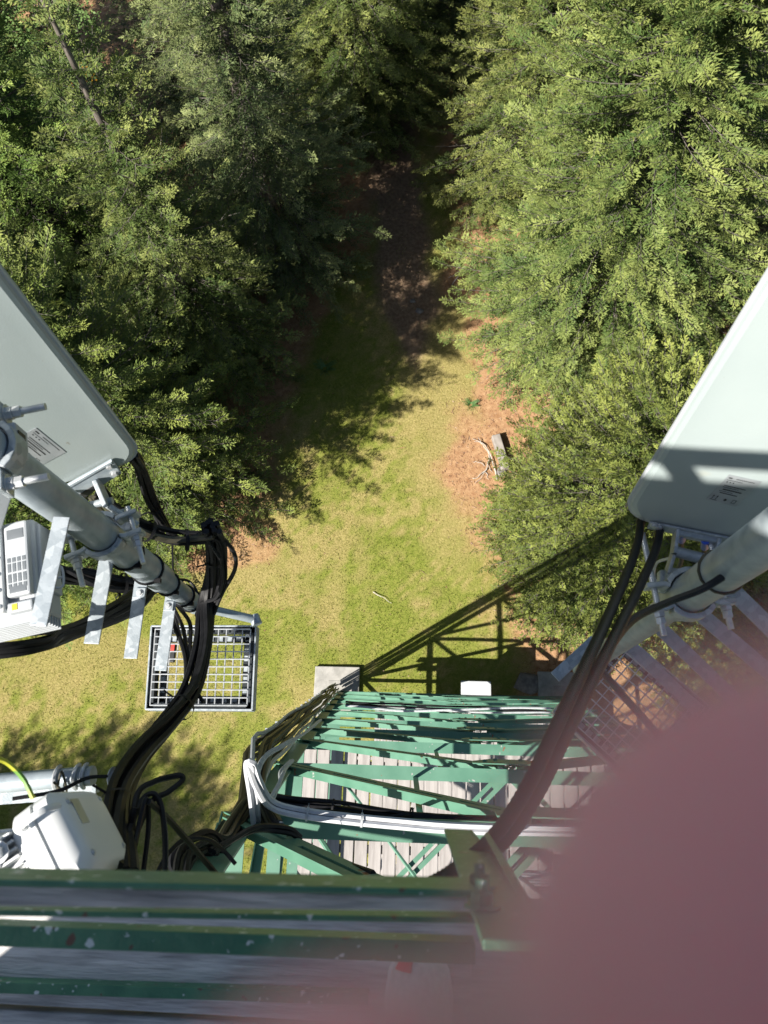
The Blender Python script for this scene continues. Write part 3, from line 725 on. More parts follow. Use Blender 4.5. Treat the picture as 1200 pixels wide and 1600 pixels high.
# ------------------------------------------------------------------ antennas, poles, radios and cables
def ray_plane(px, py, p0, n):
    v = ray(px, py); return CAM_POS + v*((p0-CAM_POS).dot(n)/v.dot(n))
def rrect(a0, a1, b0, b1, r, k=5):
    """rounded rectangle outline, counterclockwise"""
    out = []
    for cx, cy, s in ((a1-r, b1-r, 0), (a0+r, b1-r, 90), (a0+r, b0+r, 180), (a1-r, b0+r, 270)):
        for i in range(k+1):
            t = R(s+90*i/k); out.append((cx+r*math.cos(t), cy+r*math.sin(t)))
    return out
def panel(name, label, c, e1, up, W, Hh, cat='antenna'):
    """c = lower corner on the rear face; e1 runs along the width, up along the height; the rear face looks back at the tower"""
    e1 = Vector(e1).normalized(); up = Vector(up).normalized(); e1 = (e1-up*e1.dot(up)).normalized(); n = e1.cross(up).normalized()
    if n.dot(CAM_POS-c) < 0: n = -n
    t = root(name, c + e1*W/2, label, cat, 'panel antennas on the mast poles')
    def ring(ins, h, r): return [c + e1*a + up*b + n*h for a, b in rrect(ins, W-ins, ins, Hh-ins, max(r-ins*.6, .012), 6)]
    mb = MB().loft([ring(.060, .0018, .10), ring(.048, .0, .10), ring(.014, -.001, .085), ring(.006, -.005, .08), ring(.002, -.013, .07)])
    build('rear_shell', mb, 'radome', t, True).data.set_sharp_from_angle(angle=R(16))
    build('rim', MB().loft([ring(.006, -.012, .07), ring(-.002, -.013, .07), ring(-.003, -.019, .07), ring(.006, -.020, .07)]), 'radio_grey', t, True)
    mb = MB().loft([ring(.004, -.021, .07), ring(.014, -.062, .07), ring(.03, -.105, .07), ring(.09, -.118, .09)])
    build('radome_cover', mb, 'radome', t, True)
    return t, e1, up, n
def sticker(t, corners, n, name='label_sticker', seedv=0):
    a, b, c_, d = corners
    q = lambda u, v, h: a.lerp(b, u).lerp(d.lerp(c_, u), v) + n*(h+.0022)
    vs = [q(u, v, h) for h in (.0004, .0010) for u, v in ((0,0),(1,0),(1,1),(0,1))]
    s = build(name, MB().add(vs, [(3,2,1,0),(4,5,6,7),(0,1,5,4),(1,2,6,5),(2,3,7,6),(3,0,4,7)]), 'sticker', t)
    ink = MB()
    def strip(u0, u1, v0, v1): ink.add([q(u0,v0,.0014), q(u1,v0,.0014), q(u1,v1,.0014), q(u0,v1,.0014)], [(0,1,2,3)])
    strip(.06,.18,.07,.11); strip(.30,.86,.08,.10); strip(.06,.55,.16,.175); strip(.10,.14,.22,.26); strip(.20,.24,.22,.26); strip(.30,.34,.22,.26)
    strip(.12,.80,.36,.385); strip(.12,.62,.425,.44); strip(.18,.78,.49,.53); strip(.12,.55,.575,.59); strip(.18,.74,.63,.66)
    for u in (.10, .22):                                            # two arrows: this way up
        strip(u, u+.02, .80, .93); ink.add([q(u-.025,.82,.0014), q(u+.045,.82,.0014), q(u+.01,.76,.0014)], [(0,1,2)])
    strip(.06,.30,.94,.955)
    ink.add([q(.52+.05*math.cos(k*.785), .86+.045*math.sin(k*.785), .0014) for k in range(8)], [tuple(range(8))])
    strip(.74,.86,.79,.80); strip(.74,.86,.91,.92); strip(.74,.755,.79,.92); strip(.845,.86,.79,.92)
    build('print', ink, 'ink', s)

# --- left antenna
cL = U(228, 722, 1.80)
upL = (U(0, 398, 1.10) - U(214, 682, 1.72)).normalized()
antL, e1L, upL, nL = panel('panel_antenna', 'pale grey panel antenna behind the left pole, a shadow stripe along its edge', cL, (-.95, -.31, 0), upL, .56, 1.9)
sticker(antL, [ray_plane(*p, cL, nL) for p in ((56,667), (103,705), (60,728), (12,690))], nL)
def plate_on(t, corners, n, th, m, name, off=0.0022):
    vs = [c_ + n*off for c_ in corners] + [c_ + n*(off+th) for c_ in corners]
    return build(name, MB().add(vs, [(3,2,1,0),(4,5,6,7),(0,1,5,4),(1,2,6,5),(2,3,7,6),(3,0,4,7)]), m, t, bevel=.003)
bp = [ray_plane(*p, cL, nL) for p in ((88,765), (176,715), (190,736), (104,790))]
br = plate_on(antL, bp, nL, .006, 'galv_pipe', 'bottom_bracket')
plate_on(br, [ray_plane(*p, cL, nL) for p in ((90,762), (174,714), (176,718), (92,767))], nL, .010, 'galv_pipe', 'bracket_flange')
plate_on(br, [ray_plane(*p, cL, nL) for p in ((122,768), (148,752), (152,760), (126,778))], nL, .008, 'dark', 'bracket_slot')
for px, py in ((170,724), (178,735)):
    build('bolt', hexbolt(ray_plane(px, py, cL, nL)+nL*.007, nL, .008, .007), 'zinc', br)

# --- right antenna
cR = U(968, 812, 1.70)
upR = (U(1203, 350, .93) - U(976, 745, 1.55)).normalized()
e1 = U(1150, 846, 1.70) - U(1000, 815, 1.70)
antR, e1R, upR, nR = panel('panel_antenna', 'white panel antenna above the right pole with a shadow band near its foot', cR, e1, upR, .50, 1.75)
sticker(antR, [ray_plane(*p, cR, nR) for p in ((1139,740), (1190,751), (1150,790), (1104,778))], nR)
bp = [ray_plane(*p, cR, nR) for p in ((1016,812), (1150,838), (1146,849), (1010,822))]
br = plate_on(antR, bp, nR, .006, 'galv', 'bottom_bracket')
for px, py in ((1023,816), (1030,818), (1140,842), (1148,838)):
    build('bolt', hexbolt(ray_plane(px, py, cR, nR)+nR*.007, nR, .007, .007), 'zinc', br)

# --- poles
def pole(x, y, d0, dm, d1, label, r0=.042, r1=.033):
    t = root('mast_pole', (x, y, 20-d1), label, 'pole', 'galvanised mast poles')
    build('outer_tube', MB().loft([[Vector((x+rr*math.cos(2*math.pi*k/28), y+rr*math.sin(2*math.pi*k/28), 20-z)) for k in range(28)] for rr, z in ((r0, d0), (r0, dm), (r0-.006, dm), (r0-.006, dm-.03))]), 'galv_pipe', t, True)
    build('inner_tube', MB().tube([(x, y, 20-dm+.1), (x, y, 20-d1)], r1, 24), 'galv_pipe', t, True)
    return t
PLx, PLy = -.795, .53
dmL = drop_for(905, 258, PLy); dbL = drop_for(945, 308, PLy)
poleL = pole(PLx, PLy, .55, dmL, dbL, 'grey galvanised pole in front of the left antenna with cable ties round it')
_p = U(1122, 897, 1.52); PRx, PRy = _p.x, _p.y
poleR = pole(PRx, PRy, .45, 1.80, 2.95, 'shiny galvanised pole below the right antenna crossed by a black strap cable')
for dz in (dmL+.06, dmL+.22, dbL-.06, dmL-.28, dmL-.12):
    rr = .045 if dz < dmL else .036
    build('cable_tie', MB().tube([(PLx+rr*math.cos(k*math.pi/8), PLy+rr*math.sin(k*math.pi/8), 20-dz) for k in range(17)], .004, 5, False), 'black', poleL)
    build('tie_head', MB().box((PLx+rr*.75, PLy-rr*.75, 20-dz), .018, .012, .012), 'black', poleL)
rr = .0445; build('cable_tie', MB().tube([(PRx+rr*math.cos(k*math.pi/8), PRy+rr*math.sin(k*math.pi/8), 20-1.50) for k in range(17)], .0032, 5, False), 'brown_cable', poleR)

# --- clamps: a bent jaw with two threaded rods
def clamp(name, label, cx, cy, drop, rod_dir, r, ear=.06, rod=.20, hh=.045, jaw_side=1, rod_back=.05, both=True, th=.012):
    z = 20-drop; d = Vector(rod_dir); d.z = 0; d.normalize(); s = Vector((-d.y, d.x, 0)); c = Vector((cx, cy, z))
    t = root(name, c, label, 'clamp')
    def jaw(side):
        pts = [(-(r+ear), .020*side)] + [(-(r+.012), .020*side)]
        pts += [((r+.004)*math.cos(a), (r+.004)*math.sin(a)*side) for a in np.linspace(math.pi-.35, .35, 9)]
        pts += [((r+.012), .020*side), ((r+ear), .020*side)]
        mb = MB()
        outer = [(a, b+side*th) if abs(a) > r else (a*(1+th/r), b*(1+th/r)) for a, b in pts]
        n = len(pts); v = []
        for a, b in pts: v += [c+s*a+d*b-ZA*hh, c+s*a+d*b+ZA*hh]
        for a, b in outer: v += [c+s*a+d*b-ZA*hh, c+s*a+d*b+ZA*hh]
        f = []
        for i in range(n-1):
            a0, a1, b0, b1 = 2*i, 2*i+2, 2*n+2*i, 2*n+2*i+2
            f += [(a0, a1, a1+1, a0+1), (b0, b0+1, b1+1, b1), (a0, b0, b1, a1), (a0+1, a1+1, b1+1, b0+1)]
        f += [(0, 1, 2*n+1, 2*n), (2*n-2, 4*n-2, 4*n-1, 2*n-1)]
        return mb.add(v, f)
    build('jaw', jaw(1), 'galv', t, bevel=.004)
    if both: build('jaw', jaw(-1), 'galv', t, bevel=.004)
    for k in (-1, 1):
        o = c + s*(k*(r+ear*.62))
        m_ = MB().tube([o-d*(rod_back), o+d*rod], .0068, 10)
        rd = build('threaded_rod', m_, 'zinc', t, True)
        nb = hexbolt(o+d*(.020+th), d, .0125, .012); nb.v += []
        build('nut', nb, 'zinc', rd)
        ring = MB().tube([o+d*(.020+th+.014), o+d*(.020+th+.028)], .011, 6); build('lock_nut', ring, 'zinc', rd)
    return t
clamp('pole_clamp', 'bent grey clamp with two long bolts round the left pole above the radio', PLx, PLy, 1.24, (1, .22, 0), .042, .046, .105, .024)
clamp('pole_clamp', 'lower clamp on the left pole with two threaded rods pointing down', PLx, PLy, drop_for(862, 170, PLy-.04), (.38, -.92, 0), .042, .055, .105, .020)
clamp('pole_clamp', 'flat jawed clamp with two rods on the right pole under the blue connectors', PRx, PRy, 1.70, (.12, -.99, 0), .042, .050, .085, .020, rod_back=.15)

# links from the antenna feet to the poles
def bar_link(t, pts, wd, th, m, name, up=(0,0,1)):
    mb = MB()
    for p, q in zip(pts[:-1], pts[1:]): mb.beam(p, q, wd, th, up)
    return build(name, mb, m, t, bevel=.002)
link_l = root('tilt_bracket', U(165, 800, 1.85), 'grey hinged bracket joining the foot of the left antenna to the pole', 'bracket')
bar_link(link_l, [U(150,748,1.80), U(168,790,1.84), U(212,818,1.90)], .012, .05, 'galv', 'arm')
bar_link(link_l, [U(112,772,1.80), U(132,800,1.84), U(160,822,1.90)], .012, .05, 'galv', 'arm')
build('hinge_pin', MB().tube([U(126,792,1.84), U(176,782,1.84)], .010, 10), 'galv', link_l, True)
build('hinge_pin', MB().tube([U(142,812,1.88), U(196,800,1.88)], .010, 10), 'galv', link_l, True)
build('saddle', MB().beam(U(160,822,1.91), U(215,816,1.91), .05, .035, ZA), 'galv', link_l, bevel=.006)
link_r = root('tilt_bracket', U(1085, 870, 1.72), 'grey ladder shaped bracket between the right antenna and its pole', 'bracket')
bar_link(link_r, [U(1057,828,1.69), U(1052,865,1.70), U(1043,893,1.72), U(1040,905,1.73)], .008, .035, 'galv', 'arm')
bar_link(link_r, [U(1122,842,1.69), U(1112,878,1.70), U(1104,898,1.72), U(1100,905,1.73)], .008, .035, 'galv', 'arm')
build('cross_bar', MB().tube([U(1056,862,1.70), U(1110,876,1.70)], .013, 10), 'galv', link_r, True)
build('cross_bar', MB().beam(U(1057,831,1.69), U(1120,843,1.69), .02, .02, ZA), 'galv', link_r, bevel=.003)
build('cross_bar', MB().beam(U(1046,893,1.725), U(1082,900,1.725), .02, .012, ZA), 'galv', link_r, bevel=.003)
build('saddle', MB().beam(U(1028,908,1.74), U(1085,915,1.74), .05, .03, ZA), 'galv', link_r, bevel=.005)

# connectors under the right antenna
for i, (px, py, lab) in enumerate(((1066, 842, 'small blue cable connector inside the bracket, nearest the corrugated conduits'), (1102, 853, 'small blue cable connector next to the right pole'))):
    t = root('cable_connector', U(px, py, 1.72), lab, 'connector', 'blue connectors under the right antenna')
    a, b = U(px, py-8, 1.69), U(px-2, py+10, 1.78)
    build('collar', MB().tube([a, a.lerp(b, .55)], .009, 12), 'blue', t, True); build('cable', MB().tube(spline([a.lerp(b, .5), b, U(px-4, py+42, 1.95), U(px-30, py+75, 2.2)], 5), .006, 8), 'black', t, True)

# --- flat bars (pole steps)
def step_bar(p, q, wd, label, group, th=.005, flat=ZA):
    t = root('flat_bar', p, label, 'bar', group)
    build('bar', MB().beam(p, q, wd, th, flat), 'galv', t, bevel=.001)
    return t
def stub(t, p, q):
    d = (q-p).normalized()
    build('fixing_lug', MB().box(p+d*.02+ZA*.006, .03, .03, .008), 'galv', t, bevel=.001)
    build('bolt', hexbolt(p+d*.02+ZA*.010, ZA, .007, .006), 'zinc', t)
GB = 'flat steel bars sticking out from the left pole'
for a, b, dr, wd, lab in (
    ((97,808), (60,978), 1.43, .034, 'longest dark flat bar on the left pole beside the radio grille'),
    ((172,845), (143,1006), 1.88, .039, 'flat bar on the left pole below the lower clamp, lit at its end'),
    ((224,885), (204,1029), 2.10, .038, 'flat bar on the left pole with a square bolted lug'),
    ((268,930), (251,1048), 2.36, .038, 'flat bar hanging over the wire grating')):
    p, q = U(*a, dr), U(*b, dr); t = step_bar(p, q, wd, lab, GB)
    if dr > 2: stub(t, U(a[0]-2, a[1]+32 if dr < 2.2 else a[1]+8, dr), q)
GB = 'flat steel bars sticking out from the right pole'
for a, b, dr, wd, lab in (
    ((1126,905), (1225,1002), 1.75, .040, 'topmost pale flat bar on the right pole at the edge of the picture'),
    ((1095,960), (1225,1070), 1.95, .040, 'pale flat bar on the right pole just behind the flat jawed clamp'),
    ((1030,980), (1150,1095), 2.15, .040, 'pale flat bar on the right pole half veiled by the finger, above the lowest two'),
    ((985,1010), (1090,1110), 2.40, .040, 'veiled flat bar low on the right pole close to the small grating'),
    ((930,1000), (867,1058), 2.70, .040, 'short flat bar pointing down left from the foot of the right pole')):
    step_bar(U(*a, dr), U(*b, dr), wd, lab, GB)

# --- wire gratings at the pole feet
def grating(label, corners, nx, ny, rod_r):
    a, b, c_, d = corners
    t = root('wire_grating', (a+b+c_+d)/4, label, 'grating', 'wire gratings at the pole feet')
    q = lambda u, v, h=0: a.lerp(b, u).lerp(d.lerp(c_, u), v)+ZA*h
    k = .014
    for (p0, p1) in (((0,0),(1,0)), ((1,0),(1,1)), ((1,1),(0,1)), ((0,1),(0,0))):
        P0, P1 = q(*p0), q(*p1); inn = ((a+c_)/2-(P0+P1)/2).normalized()
        fr = build('frame_bar', MB().beam(P0, P1, .006, .050, ZA), 'galv', t, bevel=.001)
        build('dark_lining', MB().beam(P0+inn*.014-ZA*.004, P1+inn*.014-ZA*.004, .018, .042, ZA), 'steel_dark', fr)
        e0, e1_ = P0.lerp(P1, .05)+inn*.038-ZA*.03, P0.lerp(P1, .95)+inn*.038-ZA*.03
        build('lower_flange', MB().beam(e0, e1_, .026, .004, ZA), 'steel_dark', fr)
        n = int((e1_-e0).length/.034); mb = MB(); dd = (e1_-e0).normalized()
        for i in range(n):
            mb.box(e0.lerp(e1_, (i+.5)/n)+ZA*.004, .019, .018, .004, (dd, inn, ZA))
        build('flange_tabs', mb, 'galv', fr, kind='stuff')
    inset = .045
    for i in range(nx+1):
        u = inset+(1-2*inset)*i/nx; build('mesh_rod', MB().tube([q(u,inset,.028), q(u,1-inset,.028)], rod_r, 6), 'zinc', t, True)
    for j in range(ny+1):
        v = inset+(1-2*inset)*j/ny; build('mesh_rod', MB().tube([q(inset,v,.033), q(1-inset,v,.033)], rod_r, 6), 'zinc', t, True)
    return t
gr = grating('square galvanised wire grating with a dark frame hanging over the lawn', [U(*p, 2.72) for p in ((240,980), (402,980), (396,1110), (231,1109))], 12, 10, .0023)
_c = U(985, 1110, 2.8); _e = Vector((math.cos(R(-42)), math.sin(R(-42)), 0))*.19; _f = Vector((-_e.y, _e.x, 0))
grating('tilted wire grating at the foot of the right pole, veiled by the finger', [_c-_e+_f, _c+_e+_f, _c+_e-_f, _c-_e-_f], 10, 10, .0023)
st = root('warning_plate', U(268, 1018, 2.8), 'small red and black plate hanging under the wire grating', 'plate')
a = U(268, 1020, 2.86); build('plate', MB().box(a, .03, .07, .02), 'dark', st, bevel=.002); build('red_panel', MB().box(a+Vector((0, .018, .012)), .026, .028, .004), 'red_label', st)
# short arm from the pole foot to the grating
arm = root('grating_arm', U(350, 960, 2.66), 'short galvanised pipe arm at the top edge of the wire grating', 'pipe')
build('tube', MB().tube([U(312,948,dbL-.03), U(398,968,2.66)], .015, 14), 'galv_pipe', arm, True)
build('end_cap', MB().tube([U(396,962,2.66), U(402,976,2.66)], .019, 14), 'galv', arm, True)

for q_, lab in (([U(316,962,2.48), U(316,1010,2.40), U(298,1078,2.28), U(258,1130,2.13), U(218,1175,2.0), U(188,1230,1.82), U(180,1290,1.66), U(186,1385,1.5)], 'dark steel pipe inside the thick cable bundle, holding the left pole'), ([Vector((PRx,PRy,17.25)), Vector((.8,-.1,17.9)), Vector((.95,-.32,18.5))], 'steel pipe holding the right pole to the platform')):
    t = root('stay_pipe', q_[0], lab, 'pipe'); build('tube', MB().tube(spline(q_, 5), .012, 10), 'steel_dark', t, True); build('end_clamp', MB().tube([q_[0]-ZA*.02, q_[0]+ZA*.02], .02, 10), 'steel_dark', t, True)

# --- upper radio beside the left pole
def obox(mb, c, ax, ay, az, sx, sy, sz): return mb.box(c, sx, sy, sz, (ax, ay, az))
ru = root('radio_unit', U(20, 860, 1.62), 'light grey remote radio with a grille cover and fins at the left edge', 'radio unit')
tx = (U(110, 905, 1.4)-U(62, 775, 1.4)); ax_ = Vector((.97, .24, 0)).normalized(); ay_ = Vector((-ax_.y, ax_.x, 0))
top = U(60, 952, 1.53)                                  # nearest upper corner
W_, D_, H_ = .20, .205, .115
cen = top - ax_*W_/2 + ay_*D_/2 - ZA*H_/2
build('body', MB().box(cen, W_, D_, H_, (ax_, ay_, ZA)), 'radio_grey', ru, bevel=.007)
build('side_panel', MB().box(cen+ax_*(W_/2+.004)+ay_*.02, .010, D_*.7, H_*.8, (ax_, ay_, ZA)), 'radio_grey', ru, bevel=.003)
fin = None
for i in range(9):
    p = cen - ay_*(D_/2+.010) + ZA*(H_/2-.008-.0125*i)
    if fin is None: fin = build('fin', MB().box(p, W_*.97, .022, .0045, (ax_, ay_, ZA)), 'radio_grey', ru, loc=p)
    else: again(fin, ru, p-origin(ru))
tc = cen + ZA*(H_/2) + ax_*(W_/2)                        # the upper edge on the pole side
cover = build('grille_cover', MB().box(tc-ax_*.030+ZA*.010+ay_*.012, .050, D_*.80, .020, (ax_, ay_, ZA)), 'radio_grey', ru, bevel=.005)
for i in range(4):
    for j in range(4):
        L_ = (.010, .019, .019, .010)[j]; yy = (-.050, -.033, -.010, .007)[j]+.022
        build('grille_opening', MB().box(tc-ax_*(.046-.0105*i)+ZA*.0195+ay_*(yy-.020), .0068, L_, .003, (ax_, ay_, ZA)), 'recess', cover)
build('hand_slot', MB().box(tc-ax_*.030+ZA*.0196+ay_*(-.056), .036, .014, .003, (ax_, ay_, ZA)), 'recess', cover, bevel=.001)
build('hand_slot', MB().box(tc-ax_*.030+ZA*.0196+ay_*(.066), .036, .022, .003, (ax_, ay_, ZA)), 'recess', cover, bevel=.001)
build('lip', MB().box(tc-ax_*.030+ZA*.007-ay_*(D_/2-.010), .054, .022, .022, (ax_, ay_, ZA)), 'radio_grey', ru, bevel=.004)
build('yellow_sticker', MB().box(tc-ax_*.040+ZA*.0186-ay_*(D_/2-.010), .011, .013, .0012, (ax_, ay_, ZA)), 'yellow_label', ru)
build('side_cover', MB().box(tc-ax_*.082+ZA*.012, .046, D_*.96, .026, (ax_, ay_, ZA)), 'radio_white', ru, bevel=.005)
build('side_cover', MB().box(tc-ax_*.140+ZA*.006, .060, D_*.92, .014, (ax_, ay_, ZA)), 'radio_grey', ru, bevel=.004)
for k in range(6): build('screw', hexbolt(tc-ax_*.070+ZA*.025+ay_*(-.088+.035*k), ZA, .0042, .003), 'zinc', ru)
hp = cen + ax_*(W_/2+.008)-ay_*.02
build('carry_handle', MB().tube(spline([hp-ay_*.024, hp-ay_*.024+ax_*.022, hp+ay_*.018+ax_*.022, hp+ay_*.018], 4), .003, 6), 'radio_grey', ru, True)
build('carry_handle', MB().tube([hp-ay_*.004, hp-ay_*.004+ax_*.022], .003, 6), 'radio_grey', ru, True)
# bracket that carries it
bk = root('radio_bracket', U(30, 700, 1.3), 'white bracket end with a dark hole above the left radio unit', 'bracket')
p = U(14, 694, 1.26); build('bracket_box', MB().box(p, .05, .06, .05, (ax_, ay_, ZA)), 'radio_grey', bk, bevel=.004)
build('hole', MB().box(p+ax_*.0255+ZA*.004, .004, .03, .026, (ax_, ay_, ZA)), 'dark', bk)
build('bracket_arm', MB().beam(p-ZA*.02, tc-ax_*.08+ay_*.09+ZA*.02, .03, .03, ZA), 'radio_grey', bk, bevel=.003)

# --- white microwave radio at the lower left
mw = root('microwave_radio', U(90, 1290, 1.45), 'white box shaped microwave radio with cooling fins above the railing at the lower left', 'radio unit')
f0, f1 = U(54, 1246, 1.30), U(110, 1362, 1.30)          # upper front edge
fy = (f1-f0); wlen = fy.length+.02; fy.normalize(); fx = Vector((-fy.y, fy.x, 0)); fx = fx if fx.x > 0 else -fx   # fx looks out of the front
mid = f0 + fy*wlen/2
def mring(h, ins, rad):                                  # rounded upright rectangle, h along fx
    return [mid + fx*h + fy*a + ZA*b for a, b in rrect(-wlen/2+ins, wlen/2-ins, -.19+ins, -ins, rad, 4)]
build('front_cover', MB().loft([mring(-.012, 0, .03), mring(.012, .0, .03), mring(.030, .014, .03), mring(.034, .030, .03)]), 'radio_white', mw, True)
build('seam', MB().loft([mring(-.018, .004, .03), mring(-.012, .004, .03)]), 'radio_grey', mw)
build('housing', MB().loft([mring(-.062, .012, .03), mring(-.050, .002, .03), mring(-.018, .0, .03)]), 'radio_white', mw, True)
fin = None
for i in range(9):
    a = -wlen/2+.025+(wlen-.05)*i/8; p = mid+fy*a-fx*.085-ZA*.088
    if fin is None: fin = build('fin', MB().prism([(-.025,.086),(.025,.086),(.025,-.08),(-.012,-.08)], -.002, .002, (p, fx, ZA, fy)), 'radio_white', mw, loc=p)
    else: again(fin, mw, p-origin(mw))
for a_, b_ in ((.03,-.03), (wlen-.03,-.03), (.03,-.16), (wlen-.03,-.16)):
    build('screw', hexbolt(f0+fy*a_+ZA*b_+fx*.031, fx, .004, .003), 'zinc', mw)
q0 = f0+fy*.05-ZA*.05+fx*.0345
build('rating_label', MB().box(q0, .001, .045, .03, (fx, fy, ZA)), 'sticker', mw)
build('cable_gland', MB().tube([f0+fy*.02-ZA*.19-fx*.03, f0+fy*.02-ZA*.23-fx*.03], .012, 12), 'black', mw, True)
p = f0 + fy*.035 + fx*.0 + ZA*.006
build('carry_lug', MB().tube(spline([p-fx*.03, p-fx*.02+ZA*.03, p+fx*.02+ZA*.034, p+fx*.03], 4), .006, 6), 'radio_white', mw, True)
p = U(12, 1330, 1.32)
build('grey_knuckle', MB().tube([p, p+Vector((-.06,-.01,0))], .03, 14), 'zinc', mw, True)
build('knuckle_bolt', hexbolt(p+ZA*.03, ZA, .012, .012), 'zinc', mw)
build('wing_bracket', MB().prism([(-.05,-.04),(.03,-.03),(.045,.0),(.03,.03),(-.05,.04)], -.006, .006, (p-ZA*.01, ax_, ay_, ZA)), 'zinc', mw, bevel=.003)
# horizontal pipe behind it
hp = root('cross_pipe', U(70, 1222, 1.9), 'grey horizontal pipe with clamps behind the white microwave radio', 'pipe')
build('tube', MB().tube([U(-200,1240,1.9), U(146,1212,1.9)], .023, 18), 'galv_pipe', hp, True)
build('angle', MB().beam(U(-200,1262,1.95), U(150,1236,1.95), .03, .006, ZA).beam(U(-200,1262,1.97), U(150,1236,1.97), .006, .04, ZA), 'galv', hp)
for px in (92, 122, 134):
    c = U(px, 1216-(px-92)*.08, 1.9); build('clip', MB().tube([c+Vector((0, math.cos(k*math.pi/7)*.027, math.sin(k*math.pi/7)*.027)) for k in range(8)], .005, 6), 'zinc', hp, True)
build('eye_bolt', hexbolt(U(176,1214,1.9), (1,0,.2), .016, .014, .03), 'zinc', hp)
build('tie_wire', MB().tube(spline([U(88,1240,1.88), U(96,1205,1.84), U(104,1240,1.88), U(84,1222,1.85)], 5), .003, 5), 'brown_cable', hp, True)
# ------------------------------------------------------------------ cable bundles
def bundle(name, label, path, n, r, spread, mats, group=None, ties=(), seedv=0, twist=1.2, wander=.35, sides=6, tie_mat='black', per=6):
    g = random.Random(seedv); pts = [U(*p) for p in path]; sp = spline(pts, per)
    t = root(name, sp[len(sp)//2], label, 'cable bundle' if n > 1 else 'cable', group)
    tot = len(sp)
    fr = []; ref = None
    for i, p in enumerate(sp):
        tg = (sp[min(i+1, tot-1)]-sp[max(i-1, 0)]).normalized()
        ref = tg.orthogonal() if ref is None else ref-tg*ref.dot(tg)
        ref.normalize(); fr.append((ref.copy(), tg.cross(ref)))
    for k in range(n):
        if k == 0 and n > 3: a0, rad = 0, 0
        else: a0, rad = k*2.4, spread*math.sqrt((k+.3)/n)
        ph = g.uniform(0, 6.28); q = []
        loose = g.uniform(.2, 1)*wander
        for i, p in enumerate(sp):
            f = i/(tot-1); a = a0 + twist*math.sin(f*3+seedv) + .4*math.sin(f*7+ph); rr = rad*(1+loose*math.sin(f*9+ph)) + spread*wander*.25*math.sin(f*13+ph*2)
            q.append(p + fr[i][0]*math.cos(a)*rr + fr[i][1]*math.sin(a)*rr)
        m = mats[k % len(mats)]
        build('cable', MB().tube(q, r*g.uniform(.85, 1.12), sides), m, t, True)
    for f in ties:
        i = min(int(f*(tot-1)), tot-2); d = (sp[i+1]-sp[i]).normalized()
        build('cable_tie', MB().tube([sp[i]-d*.005, sp[i]+d*.005], (spread+r)*1.02, 12, False), tie_mat, t, True)
        build('tie_tail', MB().beam(sp[i]+fr[i][0]*(spread+r), sp[i]+fr[i][0]*(spread+r+.03)+fr[i][1]*.01, .005, .002, d), tie_mat, t)
    return t
B = 'black'
bundle('cable_bundle', 'black cables dropping from the foot of the left antenna', [(205,712,1.86), (220,735,1.95), (240,785,2.1), (262,830,2.2), (268,842,2.22)], 4, .0085, .017, [B], ties=(.55,), seedv=1)
bundle('cable_bundle', 'black cables running sideways under the left antenna to the upright loop', [(150,770,1.95), (180,800,2.0), (225,826,2.08), (270,842,2.15), (312,842,2.18), (340,832,2.15)], 7, .0085, .024, [B,B,'brown_cable'], ties=(.45,.72), seedv=2)
bundle('cable_bundle', 'thick black cable loop hanging from the left pole over the wire grating to the railing', [(332,822,2.12), (338,850,2.22), (334,900,2.35), (322,950,2.40), (318,1010,2.32), (300,1078,2.2), (262,1130,2.05), (222,1175,1.92), (190,1230,1.75), (180,1290,1.6), (186,1370,1.45)], 9, .0095, .027, [B], ties=(.16,.55,.86), seedv=3, wander=.22)
bundle('cable_bundle', 'loose black cable strands curving beside the upright loop', [(340,835,2.15), (352,880,2.25), (346,925,2.35), (328,950,2.4), (316,975,2.4)], 4, .0065, .022, [B], seedv=4, wander=.9)
bundle('cable_bundle', 'thin black cables fanning down behind the wire grating rods', [(268,935,2.45), (284,985,2.42), (298,1040,2.3), (304,1075,2.2), (298,1090,2.17)], 4, .006, .028, [B], seedv=5, wander=.8)
bundle('cable_bundle', 'black cables passing behind the flat bars to the left pole', [(60,885,2.2), (110,898,2.3), (180,912,2.4), (250,918,2.5), (300,938,2.55)], 6, .010, .028, [B], ties=(.55,), seedv=6)
bundle('cable_bundle', 'black cables sagging from the radio unit up to the pole foot', [(-60,1016,1.72), (40,1006,1.78), (105,988,1.95), (160,965,2.1), (205,940,2.25), (240,915,2.4), (280,915,2.5)], 4, .0105, .027, [B], seedv=7, wander=.7)
bundle('cable_bundle', 'black cable tail leaving the underside of the radio unit', [(-60,1020,1.66), (20,1010,1.70), (75,1003,1.78), (95,992,1.85), (140,985,1.95)], 2, .009, .010, [B], seedv=8)
bundle('power_cable', 'yellow sleeved cable running along the left pole', [(178,868,2.1), (205,895,2.25), (232,922,2.42), (262,927,2.45), (274,938,2.5)], 1, .0065, 0, ['yellow'], seedv=9)
bundle('thin_cable', 'thin black cable hanging straight between loop and left pole', [(269,842,2.2), (270,880,2.35), (271,915,2.5), (268,930,2.55)], 1, .0035, 0, [B], seedv=10)
bundle('thin_cable', 'thin black cable arching from the left pole to the loop', [(272,905,2.45), (295,908,2.5), (308,925,2.5), (312,942,2.5)], 1, .0045, 0, [B], seedv=11)
bundle('earth_wire', 'yellow green earth wire curving down to the white microwave radio', [(-20,1183,1.25), (8,1190,1.28), (35,1215,1.3), (52,1248,1.31)], 1, .0045, 0, ['earth'], seedv=12)
bundle('thin_cable', 'thin black lead along the grey cross pipe ending at a steel eye', [(20,1248,1.8), (90,1236,1.82), (135,1216,1.85), (168,1213,1.88)], 1, .0045, 0, [B], seedv=13)
